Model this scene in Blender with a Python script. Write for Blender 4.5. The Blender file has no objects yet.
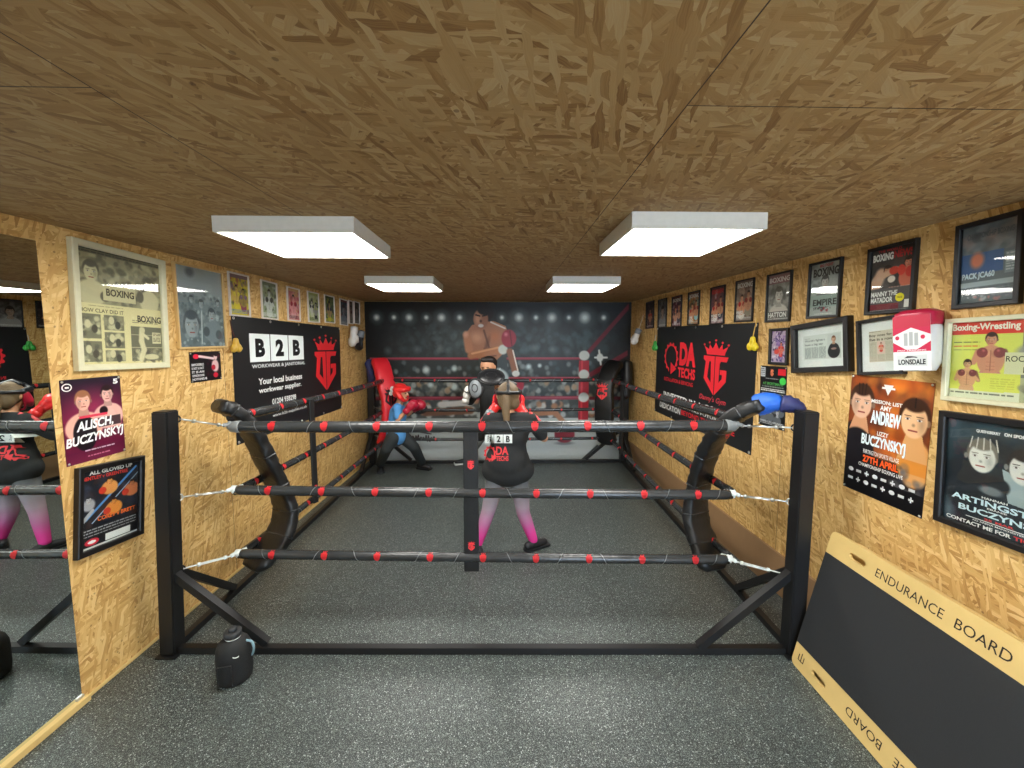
import bpy, bmesh, math, random
import numpy as np
from mathutils import Vector, Matrix, Euler
from mathutils.bvhtree import BVHTree
PI = math.pi
S = bpy.context.scene
C = S.collection
rnd = random.Random(7)

# ------------------------------------------------------------------ camera
CAMZ = 1.87
F_PX = 410.0
cam_d = bpy.data.cameras.new('camera')
cam = bpy.data.objects.new('camera', cam_d)
C.objects.link(cam)
cam.location = (0, 0, CAMZ)
cam.rotation_euler = Euler((math.radians(90 - 5.16), 0, math.radians(-1.26)), 'XYZ')
PY0 = 375.0            # the photograph is cropped a little off the optical axis
cam_d.sensor_width = 36.0
cam_d.lens = F_PX / 1024 * 36.0
cam_d.shift_y = (PY0 - 384) / 1024
cam_d.clip_start = 0.02
S.camera = cam
RM = cam.rotation_euler.to_matrix()


def ray(px, py):
    return (RM @ Vector(((px - 512) / F_PX, -(py - PY0) / F_PX, -1))).normalized()


def at(px, py, Y):
    """point seen at a pixel, on the plane y = Y"""
    d = ray(px, py)
    return Vector((0, 0, CAMZ)) + d * (Y / d.y)


def floor_at(px, py):
    d = ray(px, py)
    return Vector((0, 0, CAMZ)) + d * (-CAMZ / d.z)


# side walls: vertical planes through two measured points (very slightly out of square)
H_ROOM = 2.41
Y_BACK = 6.17
Y_REAR = -1.6
LA, LB = Vector((-2.16, 2.3, 0)), Vector((-2.05, Y_BACK, 0))
RA, RB = Vector((2.05, 2.0, 0)), Vector((1.93, Y_BACK, 0))


def wall_frame(side):
    a, b = (LA, LB) if side == 'L' else (RA, RB)
    d = (b - a).normalized()
    n = Vector((d.y, -d.x, 0)) if side == 'L' else Vector((-d.y, d.x, 0))
    return a, d, n                      # point, direction away from camera, normal into the room


def wall_x(side, y):
    a, b = (LA, LB) if side == 'L' else (RA, RB)
    return a.x + (b.x - a.x) * (y - a.y) / (b.y - a.y)


def on_wall(side, px, py, off=0.0):
    a, d, n = wall_frame(side)
    r = ray(px, py)
    o = Vector((0, 0, CAMZ))
    t = ((a + n * off - o).dot(n)) / r.dot(n)
    return o + r * t


# ------------------------------------------------------------------ materials
def s2l(c):
    return tuple((x / 12.92 if x <= .04045 else ((x + .055) / 1.055) ** 2.4) for x in c)


def rgb(r, g, b):
    return s2l((r / 255, g / 255, b / 255))


def new_mat(name):
    m = bpy.data.materials.new(name)
    m.use_nodes = True
    return m, m.node_tree.nodes, m.node_tree.links, m.node_tree.nodes['Principled BSDF']


def mat(name, col, rough=.5, metal=0.0, bump=0.0, bscale=200.0, spec=.5, vary=0.08, coat=0.0):
    """plain procedural surface: slight noise in colour and roughness, optional fine bump"""
    m, N, L, P = new_mat(name)
    tc = N.new('ShaderNodeTexCoord')
    nz = N.new('ShaderNodeTexNoise')
    nz.inputs['Scale'].default_value = bscale * .2
    nz.inputs['Detail'].default_value = 3
    L.new(tc.outputs['Object'], nz.inputs['Vector'])
    mx = N.new('ShaderNodeMix'); mx.data_type = 'RGBA'
    mx.inputs[6].default_value = tuple(max(0, x * (1 - vary)) for x in col) + (1,)
    mx.inputs[7].default_value = tuple(min(1, x * (1 + vary)) for x in col) + (1,)
    L.new(nz.outputs['Fac'], mx.inputs[0])
    L.new(mx.outputs[2], P.inputs['Base Color'])
    P.inputs['Roughness'].default_value = rough
    P.inputs['Metallic'].default_value = metal
    P.inputs['Specular IOR Level'].default_value = spec
    P.inputs['Coat Weight'].default_value = coat
    if bump:
        n2 = N.new('ShaderNodeTexNoise'); n2.inputs['Scale'].default_value = bscale
        L.new(tc.outputs['Object'], n2.inputs['Vector'])
        b = N.new('ShaderNodeBump'); b.inputs['Strength'].default_value = bump
        b.inputs['Distance'].default_value = .004
        L.new(n2.outputs['Fac'], b.inputs['Height'])
        L.new(b.outputs['Normal'], P.inputs['Normal'])
    return m


def osb_material(name, seams=None, dim=1.0, flake=1.0, tint=(1, 1, 1)):
    m, N, L, P = new_mat(name)
    uv = N.new('ShaderNodeTexCoord')
    nz = N.new('ShaderNodeTexNoise'); nz.inputs['Scale'].default_value = 16; nz.noise_dimensions = '2D'
    L.new(uv.outputs['UV'], nz.inputs['Vector'])
    sub = N.new('ShaderNodeVectorMath'); sub.operation = 'SUBTRACT'; sub.inputs[1].default_value = (.5, .5, .5)
    L.new(nz.outputs['Color'], sub.inputs[0])
    sc = N.new('ShaderNodeVectorMath'); sc.operation = 'SCALE'; sc.inputs['Scale'].default_value = .013
    L.new(sub.outputs[0], sc.inputs[0])
    co = N.new('ShaderNodeVectorMath'); co.operation = 'ADD'
    L.new(uv.outputs['UV'], co.inputs[0]); L.new(sc.outputs[0], co.inputs[1])
    prev = None
    hprev = None
    layers = [(17, 10, 60, 0), (108, 12, 70, .45), (-38, 9, 55, .5), (60, 14, 85, .55), (142, 9, 62, .62),
              (-4, 12, 75, .6), (-76, 11, 80, .66)]
    for i, (ang, sx, sy, thr) in enumerate(layers):
        rt = N.new('ShaderNodeVectorRotate'); rt.rotation_type = 'Z_AXIS'
        rt.inputs['Angle'].default_value = math.radians(ang)
        L.new(co.outputs[0], rt.inputs['Vector'])
        mu = N.new('ShaderNodeVectorMath'); mu.operation = 'MULTIPLY'
        mu.inputs[1].default_value = (sx * flake, sy * flake, 1)
        L.new(rt.outputs[0], mu.inputs[0])
        of = N.new('ShaderNodeVectorMath'); of.operation = 'ADD'; of.inputs[1].default_value = (i * 31.7, i * 17.3, 0)
        L.new(mu.outputs[0], of.inputs[0])
        vo = N.new('ShaderNodeTexVoronoi'); vo.voronoi_dimensions = '2D'; vo.inputs['Scale'].default_value = 1
        L.new(of.outputs[0], vo.inputs['Vector'])
        sp = N.new('ShaderNodeSeparateColor'); L.new(vo.outputs['Color'], sp.inputs[0])
        # grain inside each flake
        g = N.new('ShaderNodeTexNoise'); g.noise_dimensions = '2D'; g.inputs['Scale'].default_value = 2.2
        g.inputs['Detail'].default_value = 3
        gm = N.new('ShaderNodeVectorMath'); gm.operation = 'MULTIPLY'; gm.inputs[1].default_value = (.5, 3, 1)
        L.new(of.outputs[0], gm.inputs[0]); L.new(gm.outputs[0], g.inputs['Vector'])
        ad = N.new('ShaderNodeMath'); ad.operation = 'MULTIPLY_ADD'
        L.new(g.outputs['Fac'], ad.inputs[0]); ad.inputs[1].default_value = .5
        L.new(sp.outputs[1], ad.inputs[2])
        rp = N.new('ShaderNodeValToRGB')
        e = rp.color_ramp.elements
        cols = [(0.12, rgb(150, 108, 54)), (.4, rgb(194, 152, 88)), (.75, rgb(216, 178, 112)), (1.0, rgb(236, 206, 146)),
                (1.35, rgb(205, 165, 95))]
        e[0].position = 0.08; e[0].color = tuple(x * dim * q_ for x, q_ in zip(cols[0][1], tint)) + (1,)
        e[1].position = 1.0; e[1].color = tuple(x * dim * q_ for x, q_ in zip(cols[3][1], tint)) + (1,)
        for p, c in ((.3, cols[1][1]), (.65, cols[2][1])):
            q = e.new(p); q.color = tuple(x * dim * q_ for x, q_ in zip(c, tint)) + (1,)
        hf = N.new('ShaderNodeMath'); hf.operation = 'MULTIPLY'; hf.inputs[1].default_value = .67
        L.new(ad.outputs[0], hf.inputs[0]); L.new(hf.outputs[0], rp.inputs[0])
        if prev is None:
            prev = rp.outputs[0]; hprev = sp.outputs[0]
        else:
            gt = N.new('ShaderNodeMath'); gt.operation = 'GREATER_THAN'; gt.inputs[1].default_value = thr
            L.new(sp.outputs[0], gt.inputs[0])
            mx = N.new('ShaderNodeMix'); mx.data_type = 'RGBA'
            L.new(gt.outputs[0], mx.inputs[0]); L.new(prev, mx.inputs[6]); L.new(rp.outputs[0], mx.inputs[7])
            hm = N.new('ShaderNodeMix'); hm.data_type = 'FLOAT'
            L.new(gt.outputs[0], hm.inputs[0]); L.new(hprev, hm.inputs[2]); L.new(sp.outputs[2], hm.inputs[3])
            prev = mx.outputs[2]; hprev = hm.outputs[0]
    # sparse dark knots and bark chips
    kv = N.new('ShaderNodeTexVoronoi'); kv.voronoi_dimensions = '2D'; kv.inputs['Scale'].default_value = 34 * flake
    L.new(co.outputs[0], kv.inputs['Vector'])
    ks = N.new('ShaderNodeSeparateColor'); L.new(kv.outputs['Color'], ks.inputs[0])
    k1 = N.new('ShaderNodeMath'); k1.operation = 'GREATER_THAN'; k1.inputs[1].default_value = .98
    L.new(ks.outputs[0], k1.inputs[0])
    k2 = N.new('ShaderNodeMath'); k2.operation = 'LESS_THAN'; k2.inputs[1].default_value = .17
    L.new(kv.outputs['Distance'], k2.inputs[0])
    k3 = N.new('ShaderNodeMath'); k3.operation = 'MULTIPLY'
    L.new(k1.outputs[0], k3.inputs[0]); L.new(k2.outputs[0], k3.inputs[1])
    k4 = N.new('ShaderNodeMath'); k4.operation = 'MULTIPLY'; k4.inputs[1].default_value = .5
    L.new(k3.outputs[0], k4.inputs[0])
    km = N.new('ShaderNodeMix'); km.data_type = 'RGBA'; km.inputs[7].default_value = rgb(70, 42, 22) + (1,)
    L.new(k4.outputs[0], km.inputs[0]); L.new(prev, km.inputs[6])
    prev = km.outputs[2]
    if seams:
        spx = N.new('ShaderNodeSeparateXYZ'); L.new(uv.outputs['UV'], spx.inputs[0])
        acc = None
        for axis, pos, lo, hi in seams:           # thin dark joint between two boards
            a = N.new('ShaderNodeMath'); a.operation = 'SUBTRACT'; a.inputs[1].default_value = pos
            L.new(spx.outputs[axis], a.inputs[0])
            b = N.new('ShaderNodeMath'); b.operation = 'ABSOLUTE'; L.new(a.outputs[0], b.inputs[0])
            c = N.new('ShaderNodeMath'); c.operation = 'LESS_THAN'; c.inputs[1].default_value = .0016
            L.new(b.outputs[0], c.inputs[0])
            g1 = N.new('ShaderNodeMath'); g1.operation = 'GREATER_THAN'; g1.inputs[1].default_value = lo
            L.new(spx.outputs[1 - axis], g1.inputs[0])
            g2 = N.new('ShaderNodeMath'); g2.operation = 'LESS_THAN'; g2.inputs[1].default_value = hi
            L.new(spx.outputs[1 - axis], g2.inputs[0])
            p1 = N.new('ShaderNodeMath'); p1.operation = 'MULTIPLY'
            L.new(c.outputs[0], p1.inputs[0]); L.new(g1.outputs[0], p1.inputs[1])
            p2 = N.new('ShaderNodeMath'); p2.operation = 'MULTIPLY'
            L.new(p1.outputs[0], p2.inputs[0]); L.new(g2.outputs[0], p2.inputs[1])
            if acc is None:
                acc = p2.outputs[0]
            else:
                mxm = N.new('ShaderNodeMath'); mxm.operation = 'MAXIMUM'
                L.new(acc, mxm.inputs[0]); L.new(p2.outputs[0], mxm.inputs[1]); acc = mxm.outputs[0]
        sm = N.new('ShaderNodeMix'); sm.data_type = 'RGBA'; sm.inputs[7].default_value = rgb(52, 34, 20) + (1,)
        L.new(acc, sm.inputs[0]); L.new(prev, sm.inputs[6]); prev = sm.outputs[2]
    L.new(prev, P.inputs['Base Color'])
    P.inputs['Roughness'].default_value = .62
    P.inputs['Specular IOR Level'].default_value = .35
    bp = N.new('ShaderNodeBump'); bp.inputs['Strength'].default_value = .35; bp.inputs['Distance'].default_value = .002
    L.new(hprev, bp.inputs['Height']); L.new(bp.outputs['Normal'], P.inputs['Normal'])
    return m


def rubber_floor():
    m, N, L, P = new_mat('speckled_rubber')
    tc = N.new('ShaderNodeTexCoord')
    base = N.new('ShaderNodeTexNoise'); base.inputs['Scale'].default_value = 2.2; base.inputs['Detail'].default_value = 5
    L.new(tc.outputs['UV'], base.inputs['Vector'])
    b = N.new('ShaderNodeMix'); b.data_type = 'RGBA'
    b.inputs[6].default_value = rgb(30, 34, 34) + (1,); b.inputs[7].default_value = rgb(50, 55, 55) + (1,)
    L.new(base.outputs['Fac'], b.inputs[0])
    prev = b.outputs[2]
    for sc_, thr, c in ((240, .72, rgb(128, 138, 133)), (360, .66, rgb(106, 116, 112)), (150, .94, rgb(166, 174, 170))):
        v = N.new('ShaderNodeTexVoronoi'); v.voronoi_dimensions = '2D'; v.inputs['Scale'].default_value = sc_
        L.new(tc.outputs['UV'], v.inputs['Vector'])
        s = N.new('ShaderNodeSeparateColor'); L.new(v.outputs['Color'], s.inputs[0])
        g = N.new('ShaderNodeMath'); g.operation = 'GREATER_THAN'; g.inputs[1].default_value = thr
        L.new(s.outputs[0], g.inputs[0])
        g2 = N.new('ShaderNodeMath'); g2.operation = 'LESS_THAN'; g2.inputs[1].default_value = .42
        L.new(v.outputs['Distance'], g2.inputs[0])
        g3 = N.new('ShaderNodeMath'); g3.operation = 'MULTIPLY'
        L.new(g.outputs[0], g3.inputs[0]); L.new(g2.outputs[0], g3.inputs[1])
        mx = N.new('ShaderNodeMix'); mx.data_type = 'RGBA'; mx.inputs[7].default_value = c + (1,)
        L.new(g3.outputs[0], mx.inputs[0]); L.new(prev, mx.inputs[6]); prev = mx.outputs[2]
    # mat joints
    spx = N.new('ShaderNodeSeparateXYZ'); L.new(tc.outputs['UV'], spx.inputs[0])
    acc = None
    for axis, off, per in ((0, 1.32, 1.055), (1, .38, 2.0)):
        a = N.new('ShaderNodeMath'); a.operation = 'ADD'; a.inputs[1].default_value = off + per * 20
        L.new(spx.outputs[axis], a.inputs[0])
        md = N.new('ShaderNodeMath'); md.operation = 'MODULO'; md.inputs[1].default_value = per
        L.new(a.outputs[0], md.inputs[0])
        lt = N.new('ShaderNodeMath'); lt.operation = 'LESS_THAN'; lt.inputs[1].default_value = .003
        L.new(md.outputs[0], lt.inputs[0])
        if acc is None: acc = lt.outputs[0]
        else:
            q = N.new('ShaderNodeMath'); q.operation = 'MAXIMUM'
            L.new(acc, q.inputs[0]); L.new(lt.outputs[0], q.inputs[1]); acc = q.outputs[0]
    fm = N.new('ShaderNodeMath'); fm.operation = 'MULTIPLY'; fm.inputs[1].default_value = .8; L.new(acc, fm.inputs[0])
    sm = N.new('ShaderNodeMix'); sm.data_type = 'RGBA'; sm.inputs[7].default_value = rgb(22, 25, 25) + (1,)
    L.new(fm.outputs[0], sm.inputs[0]); L.new(prev, sm.inputs[6])
    L.new(sm.outputs[2], P.inputs['Base Color'])
    P.inputs['Roughness'].default_value = .37
    P.inputs['Specular IOR Level'].default_value = .5
    bn = N.new('ShaderNodeTexNoise'); bn.inputs['Scale'].default_value = 260; L.new(tc.outputs['UV'], bn.inputs['Vector'])
    bp = N.new('ShaderNodeBump'); bp.inputs['Strength'].default_value = .5; bp.inputs['Distance'].default_value = .002
    L.new(bn.outputs['Fac'], bp.inputs['Height']); L.new(bp.outputs['Normal'], P.inputs['Normal'])
    return m


def print_material(name, rough=.45):
    m, N, L, P = new_mat(name)
    a = N.new('ShaderNodeAttribute'); a.attribute_name = 'ink'
    L.new(a.outputs['Color'], P.inputs['Base Color'])
    P.inputs['Roughness'].default_value = rough
    P.inputs['Specular IOR Level'].default_value = .4
    return m


def thin_glass(name):
    m, N, L, P = new_mat(name)
    N.remove(P)
    out = N['Material Output']
    tr = N.new('ShaderNodeBsdfTransparent'); tr.inputs[0].default_value = (.97, .98, .97, 1)
    gl = N.new('ShaderNodeBsdfGlossy'); gl.inputs['Roughness'].default_value = .03
    fr = N.new('ShaderNodeFresnel'); fr.inputs['IOR'].default_value = 1.6
    mx = N.new('ShaderNodeMixShader')
    ge = N.new('ShaderNodeNewGeometry')
    fm = N.new('ShaderNodeMath'); fm.operation = 'MULTIPLY'
    iv = N.new('ShaderNodeMath'); iv.operation = 'SUBTRACT'; iv.inputs[0].default_value = 1.0
    L.new(ge.outputs['Backfacing'], iv.inputs[1])
    L.new(fr.outputs[0], fm.inputs[0]); L.new(iv.outputs[0], fm.inputs[1])
    L.new(fm.outputs[0], mx.inputs[0]); L.new(tr.outputs[0], mx.inputs[1]); L.new(gl.outputs[0], mx.inputs[2])
    L.new(mx.outputs[0], out.inputs['Surface'])
    return m


M = {}
M['print'] = print_material('printed_paper', .5)
M['gloss_print'] = print_material('printed_gloss_paper', .3)
M['vinyl_print'] = print_material('printed_vinyl', .42)
M['cloth_print'] = print_material('printed_cloth', .85)
M['glass'] = thin_glass('picture_glass')
M['black_metal'] = mat('black_powder_coat', rgb(18, 18, 19), .45, bump=.1, bscale=500)
M['black_vinyl'] = mat('black_vinyl', rgb(22, 23, 24), .42, bump=.5, bscale=45, vary=.2)
M['rope_vinyl'] = mat('rope_vinyl', rgb(46, 48, 49), .27, bump=.45, bscale=60, vary=.25)
M['grey_tape'] = mat('grey_tape', rgb(120, 124, 124), .4, bump=.2)
M['steel'] = mat('zinc_steel', rgb(205, 208, 205), .28, metal=.9)
M['white_tape'] = mat('white_tape', rgb(205, 212, 208), .6, bump=.3)
M['red_vinyl'] = mat('red_vinyl', rgb(226, 38, 52), .4, bump=.3, bscale=40)
M['logo_red'] = mat('logo_red', rgb(232, 52, 58), .5)
M['logo_black'] = mat('logo_black', rgb(24, 10, 12), .5)
M['black_frame'] = mat('black_frame_wood', rgb(16, 15, 16), .45)
M['white_frame'] = mat('white_frame_plastic', rgb(214, 208, 200), .45)
M['cream_frame'] = mat('cream_frame_wood', rgb(208, 204, 170), .45)
M['oak_frame'] = mat('oak_frame_wood', rgb(205, 170, 108), .5, bump=.2, bscale=90)
M['mount'] = mat('mount_board', rgb(226, 232, 230), .8)
M['backing'] = mat('backing_board', rgb(96, 74, 50), .8)
M['brown_board'] = mat('brown_mdf', rgb(148, 116, 82), .55, bump=.1, bscale=60)
M['ply'] = mat('birch_ply', rgb(214, 184, 118), .5, bump=.15, bscale=40, vary=.14)
M['board_black'] = mat('black_grip_rubber', rgb(40, 42, 44), .55, bump=.3, bscale=400)
M['slot'] = mat('slot_edge', rgb(30, 22, 14), .7)
M['white_case'] = mat('white_steel_case', rgb(206, 202, 190), .5)
M['neoprene'] = mat('black_neoprene', rgb(20, 21, 22), .7, bump=.5, bscale=300)
M['blue_strap'] = mat('pale_blue_strap', rgb(120, 150, 160), .6)
M['blue_cloth'] = mat('blue_cloth', rgb(30, 92, 190), .6, bump=.4, bscale=60)
M['navy_cloth'] = mat('navy_cloth', rgb(40, 44, 92), .6, bump=.4, bscale=60)
M['pink_vinyl'] = mat('crimson_glove_leather', rgb(178, 28, 62), .32, bump=.25, bscale=50)
M['white_leather'] = mat('white_glove_leather', rgb(216, 214, 208), .38, bump=.25, bscale=50)
M['glove_red'] = mat('red_glove_leather', rgb(228, 44, 44), .35, bump=.2, bscale=60)
M['glove_maroon'] = mat('maroon_glove_leather', rgb(172, 26, 52), .35, bump=.2, bscale=60)
M['glove_black'] = mat('black_glove_leather', rgb(26, 27, 30), .35, bump=.3, bscale=60)
M['grey_leather'] = mat('grey_leather', rgb(120, 126, 130), .4, bump=.3, bscale=60)
M['skin'] = mat('skin', rgb(216, 160, 124), .55, vary=.05)
M['hair_brown'] = mat('brown_hair', rgb(112, 92, 66), .6, bump=1, bscale=70, vary=.35)
M['hair_black'] = mat('black_hair', rgb(30, 24, 22), .55, bump=.8, bscale=90)
M['shirt_black'] = mat('black_cotton', rgb(34, 36, 37), .85, bump=.4, bscale=30)
M['shirt_blue'] = mat('blue_cotton', rgb(84, 152, 214), .8, bump=.4, bscale=30, vary=.12)
M['trouser_dark'] = mat('charcoal_jersey', rgb(44, 50, 52), .85, bump=.4, bscale=30)
M['trouser_grey'] = mat('grey_jersey', rgb(92, 98, 98), .85, bump=.4, bscale=30)
M['coral'] = mat('coral_cloth', rgb(236, 96, 96), .8)
M['shoe_black'] = mat('black_shoe', rgb(28, 29, 32), .5)
M['sole_white'] = mat('white_sole', rgb(225, 228, 224), .5)
M['gold'] = mat('gold_vinyl', rgb(198, 160, 62), .35, bump=.3)
M['yellow'] = mat('yellow_vinyl', rgb(232, 206, 40), .4)
M['green'] = mat('green_vinyl', rgb(60, 165, 70), .4)
M['cord'] = mat('dark_cord', rgb(70, 30, 26), .7)
M['cord_white'] = mat('white_cord', rgb(210, 205, 196), .7)
M['brass'] = mat('brass_eyelet', rgb(200, 200, 190), .3, metal=.9)
M['eye'] = mat('dark_eye', rgb(30, 22, 18), .3)
M['lip'] = mat('lip', rgb(176, 96, 84), .5)
mm, N_, L_, P_ = new_mat('mirror_glass')
P_.inputs['Metallic'].default_value = 1.0
P_.inputs['Roughness'].default_value = .0
P_.inputs['Base Color'].default_value = (.74, .80, .78, 1)
M['mirror'] = mm
mm, N_, L_, P_ = new_mat('light_diffuser')
P_.inputs['Base Color'].default_value = (.9, .9, .9, 1)
P_.inputs['Emission Color'].default_value = (1.0, .985, .93, 1)
P_.inputs['Emission Strength'].default_value = 14.0
M['diffuser'] = mm


# ------------------------------------------------------------------ object helpers
def obj(name, me_or_bm, material=None, parent=None, smooth=False):
    if isinstance(me_or_bm, bmesh.types.BMesh):
        me = bpy.data.meshes.new(name)
        me_or_bm.to_mesh(me); me_or_bm.free()
    else:
        me = me_or_bm
    if material is not None:
        mats = material if isinstance(material, (list, tuple)) else [material]
        for m_ in mats: me.materials.append(m_)
    if smooth:
        me.polygons.foreach_set('use_smooth', [True] * len(me.polygons))
    o = bpy.data.objects.new(name, me)
    C.objects.link(o)
    if parent is not None:
        o.parent = parent
    return o


def tag(o, label=None, cat=None, group=None, kind=None):
    if label: o['label'] = label
    if cat: o['category'] = cat
    if group: o['group'] = group
    if kind: o['kind'] = kind
    return o


def thing(name, label, cat, mat4=None, group=None):
    o = bpy.data.objects.new(name, None)
    C.objects.link(o)
    o.empty_display_size = .1
    if mat4 is not None: o.matrix_world = mat4
    return tag(o, label, cat, group)


def T(v): return Matrix.Translation(Vector(v))


def bm_box(bm, cx, cy, cz, sx, sy, sz, mtx=None, mi=0):
    vs = []
    for dx in (-.5, .5):
        for dy in (-.5, .5):
            for dz in (-.5, .5):
                v = Vector((cx + dx * sx, cy + dy * sy, cz + dz * sz))
                if mtx is not None: v = mtx @ v
                vs.append(bm.verts.new(v))
    idx = [(0, 1, 3, 2), (4, 6, 7, 5), (0, 4, 5, 1), (2, 3, 7, 6), (0, 2, 6, 4), (1, 5, 7, 3)]
    fs = []
    for f in idx:
        fc = bm.faces.new([vs[i] for i in f]); fc.material_index = mi; fs.append(fc)
    return fs


def box_obj(name, c, s, material, parent=None, mtx=None, bevel=0.0):
    bm = bmesh.new()
    bm_box(bm, *c, *s, mtx=mtx)
    bmesh.ops.recalc_face_normals(bm, faces=bm.faces)
    if bevel:
        bmesh.ops.bevel(bm, geom=list(bm.edges), offset=bevel, segments=2, affect='EDGES', profile=.6)
    return obj(name, bm, material, parent)


def path_frames(pts, up=Vector((0, 0, 1))):
    fr = []
    n = len(pts)
    prev = None
    for i in range(n):
        t = (pts[min(i + 1, n - 1)] - pts[max(i - 1, 0)]).normalized()
        u = up if prev is None else prev
        s = t.cross(u)
        if s.length < 1e-4: s = t.cross(Vector((1, 0, 0)))
        s.normalize()
        u2 = s.cross(t).normalized()
        prev = u2
        fr.append((pts[i], s, u2, t))
    return fr


def bm_tube(bm, pts, radii, seg=12, cap=True, prof=None, mi=0, up=Vector((0, 0, 1)), jitter=0, seed=0):
    """sweep a circle (or a list of (a,b) profile factors) along pts"""
    rj = random.Random(seed)
    pts = [Vector(p) for p in pts]
    if not isinstance(radii, (list, tuple)): radii = [radii] * len(pts)
    rings = []
    for (p, s, u, t), r in zip(path_frames(pts, up), radii):
        ring = []
        if prof is None:
            for k in range(seg):
                a = 2 * PI * k / seg
                rr = r * (1 + (rj.uniform(-jitter, jitter) if jitter else 0))
                ring.append(bm.verts.new(p + s * math.cos(a) * rr + u * math.sin(a) * rr))
        else:
            for (a, b) in prof:
                rr = r * (1 + (rj.uniform(-jitter, jitter) if jitter else 0))
                ring.append(bm.verts.new(p + s * a * rr + u * b * rr))
        rings.append(ring)
    m_ = len(rings[0])
    for a, b in zip(rings, rings[1:]):
        for k in range(m_):
            f = bm.faces.new((a[k], a[(k + 1) % m_], b[(k + 1) % m_], b[k])); f.material_index = mi; f.smooth = prof is None
    if cap:
        f = bm.faces.new(rings[0][::-1]); f.material_index = mi
        f = bm.faces.new(rings[-1]); f.material_index = mi
    return rings


def tube_obj(name, pts, radii, material, parent=None, seg=12, **k):
    bm = bmesh.new()
    bm_tube(bm, pts, radii, seg, **k)
    bmesh.ops.recalc_face_normals(bm, faces=bm.faces)
    return obj(name, bm, material, parent)


def lerp_path(a, b, n, sag=0.0):
    a, b = Vector(a), Vector(b)
    return [a.lerp(b, i / (n - 1)) - Vector((0, 0, sag * 4 * (i / (n - 1)) * (1 - i / (n - 1)))) for i in range(n)]


def spline(pts, n=8):
    """Catmull-Rom through the points"""
    P = [Vector(p) for p in pts]
    P = [P[0] * 2 - P[1]] + P + [P[-1] * 2 - P[-2]]
    out = []
    for i in range(1, len(P) - 2):
        for k in range(n):
            t = k / n
            a, b, c, d = P[i - 1], P[i], P[i + 1], P[i + 2]
            out.append(.5 * ((2 * b) + (c - a) * t + (2 * a - 5 * b + 4 * c - d) * t * t + (3 * b - a - 3 * c + d) * t ** 3))
    out.append(P[-2].copy())
    return out


def bm_ell(bm, c, r, rot=None, seg=20, rings=12):
    m_ = T(c) @ ((rot or Euler((0, 0, 0))).to_matrix().to_4x4() if not isinstance(rot, Matrix) else rot) @ Matrix.Diagonal((r[0], r[1], r[2], 1))
    bmesh.ops.create_uvsphere(bm, u_segments=seg, v_segments=rings, radius=1, matrix=m_)


def bm_cap(bm, p1, r1, p2, r2, seg=16):
    """tapered capsule"""
    p1, p2 = Vector(p1), Vector(p2)
    d = p2 - p1
    L_ = d.length
    if L_ < 1e-5:
        bm_ell(bm, p1, (r1, r1, r1)); return
    d.normalize()
    pts, rad = [], []
    for k in range(6):
        a = PI / 2 * (1 - k / 5.0)
        pts.append(p1 - d * r1 * math.sin(a)); rad.append(max(r1 * math.cos(a), r1 * .03))
    for k in range(1, 6):
        a = PI / 2 * k / 5.0
        pts.append(p2 + d * r2 * math.sin(a)); rad.append(max(r2 * math.cos(a), r2 * .03))
    pts.insert(6, p2.copy()); rad.insert(6, r2)
    bm_tube(bm, pts, rad, seg, up=Vector((.3, .2, .93)))


def blob(parts, voxel=.01, smooth=6):
    """one continuous surface out of overlapping tapered limbs and ellipsoids"""
    bm = bmesh.new()
    for p in parts:
        if p[0] == 'cap': bm_cap(bm, *p[1:])
        elif p[0] == 'ell': bm_ell(bm, *p[1:])
        elif p[0] == 'chain':
            for (a, ra), (b, rb) in zip(p[1], p[1][1:]): bm_cap(bm, a, ra, b, rb)
    bmesh.ops.recalc_face_normals(bm, faces=bm.faces)
    me = bpy.data.meshes.new('tmp'); bm.to_mesh(me); bm.free()
    o = bpy.data.objects.new('tmp', me); C.objects.link(o)
    r = o.modifiers.new('r', 'REMESH'); r.mode = 'VOXEL'; r.voxel_size = voxel
    s = o.modifiers.new('s', 'SMOOTH'); s.iterations = smooth; s.factor = .5
    dg = bpy.context.evaluated_depsgraph_get()
    out = bpy.data.meshes.new_from_object(o.evaluated_get(dg))
    bpy.data.objects.remove(o); bpy.data.meshes.remove(me)
    out.polygons.foreach_set('use_smooth', [True] * len(out.polygons))
    return out


# ------------------------------------------------------------------ lettering
_tc = {}


def text_geo(s, bold=.012):
    key = (s, bold)
    if key in _tc: return _tc[key]
    cu = bpy.data.curves.new('t', 'FONT'); cu.body = s; cu.size = 1; cu.offset = bold
    cu.resolution_u = 3
    o = bpy.data.objects.new('t', cu); C.objects.link(o)
    dg = bpy.context.evaluated_depsgraph_get()
    me = bpy.data.meshes.new_from_object(o.evaluated_get(dg))
    v = np.array([tuple(x.co) for x in me.vertices]).reshape(-1, 3)[:, :2]
    f = [tuple(p.vertices) for p in me.polygons]
    bpy.data.objects.remove(o); bpy.data.curves.remove(cu); bpy.data.meshes.remove(me)
    if len(v):
        v = v - v.min(0)
        mx = v.max(0)
        v = v / np.where(mx > 0, mx, 1)
        asp = mx[0] / max(mx[1], 1e-6)
    else:
        asp = 1
    _tc[key] = (v, f, asp)
    return _tc[key]


def ngon(n, r=1.0, a0=0.0):
    return [(r * math.cos(a0 + 2 * PI * k / n), r * math.sin(a0 + 2 * PI * k / n)) for k in range(n)]


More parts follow.
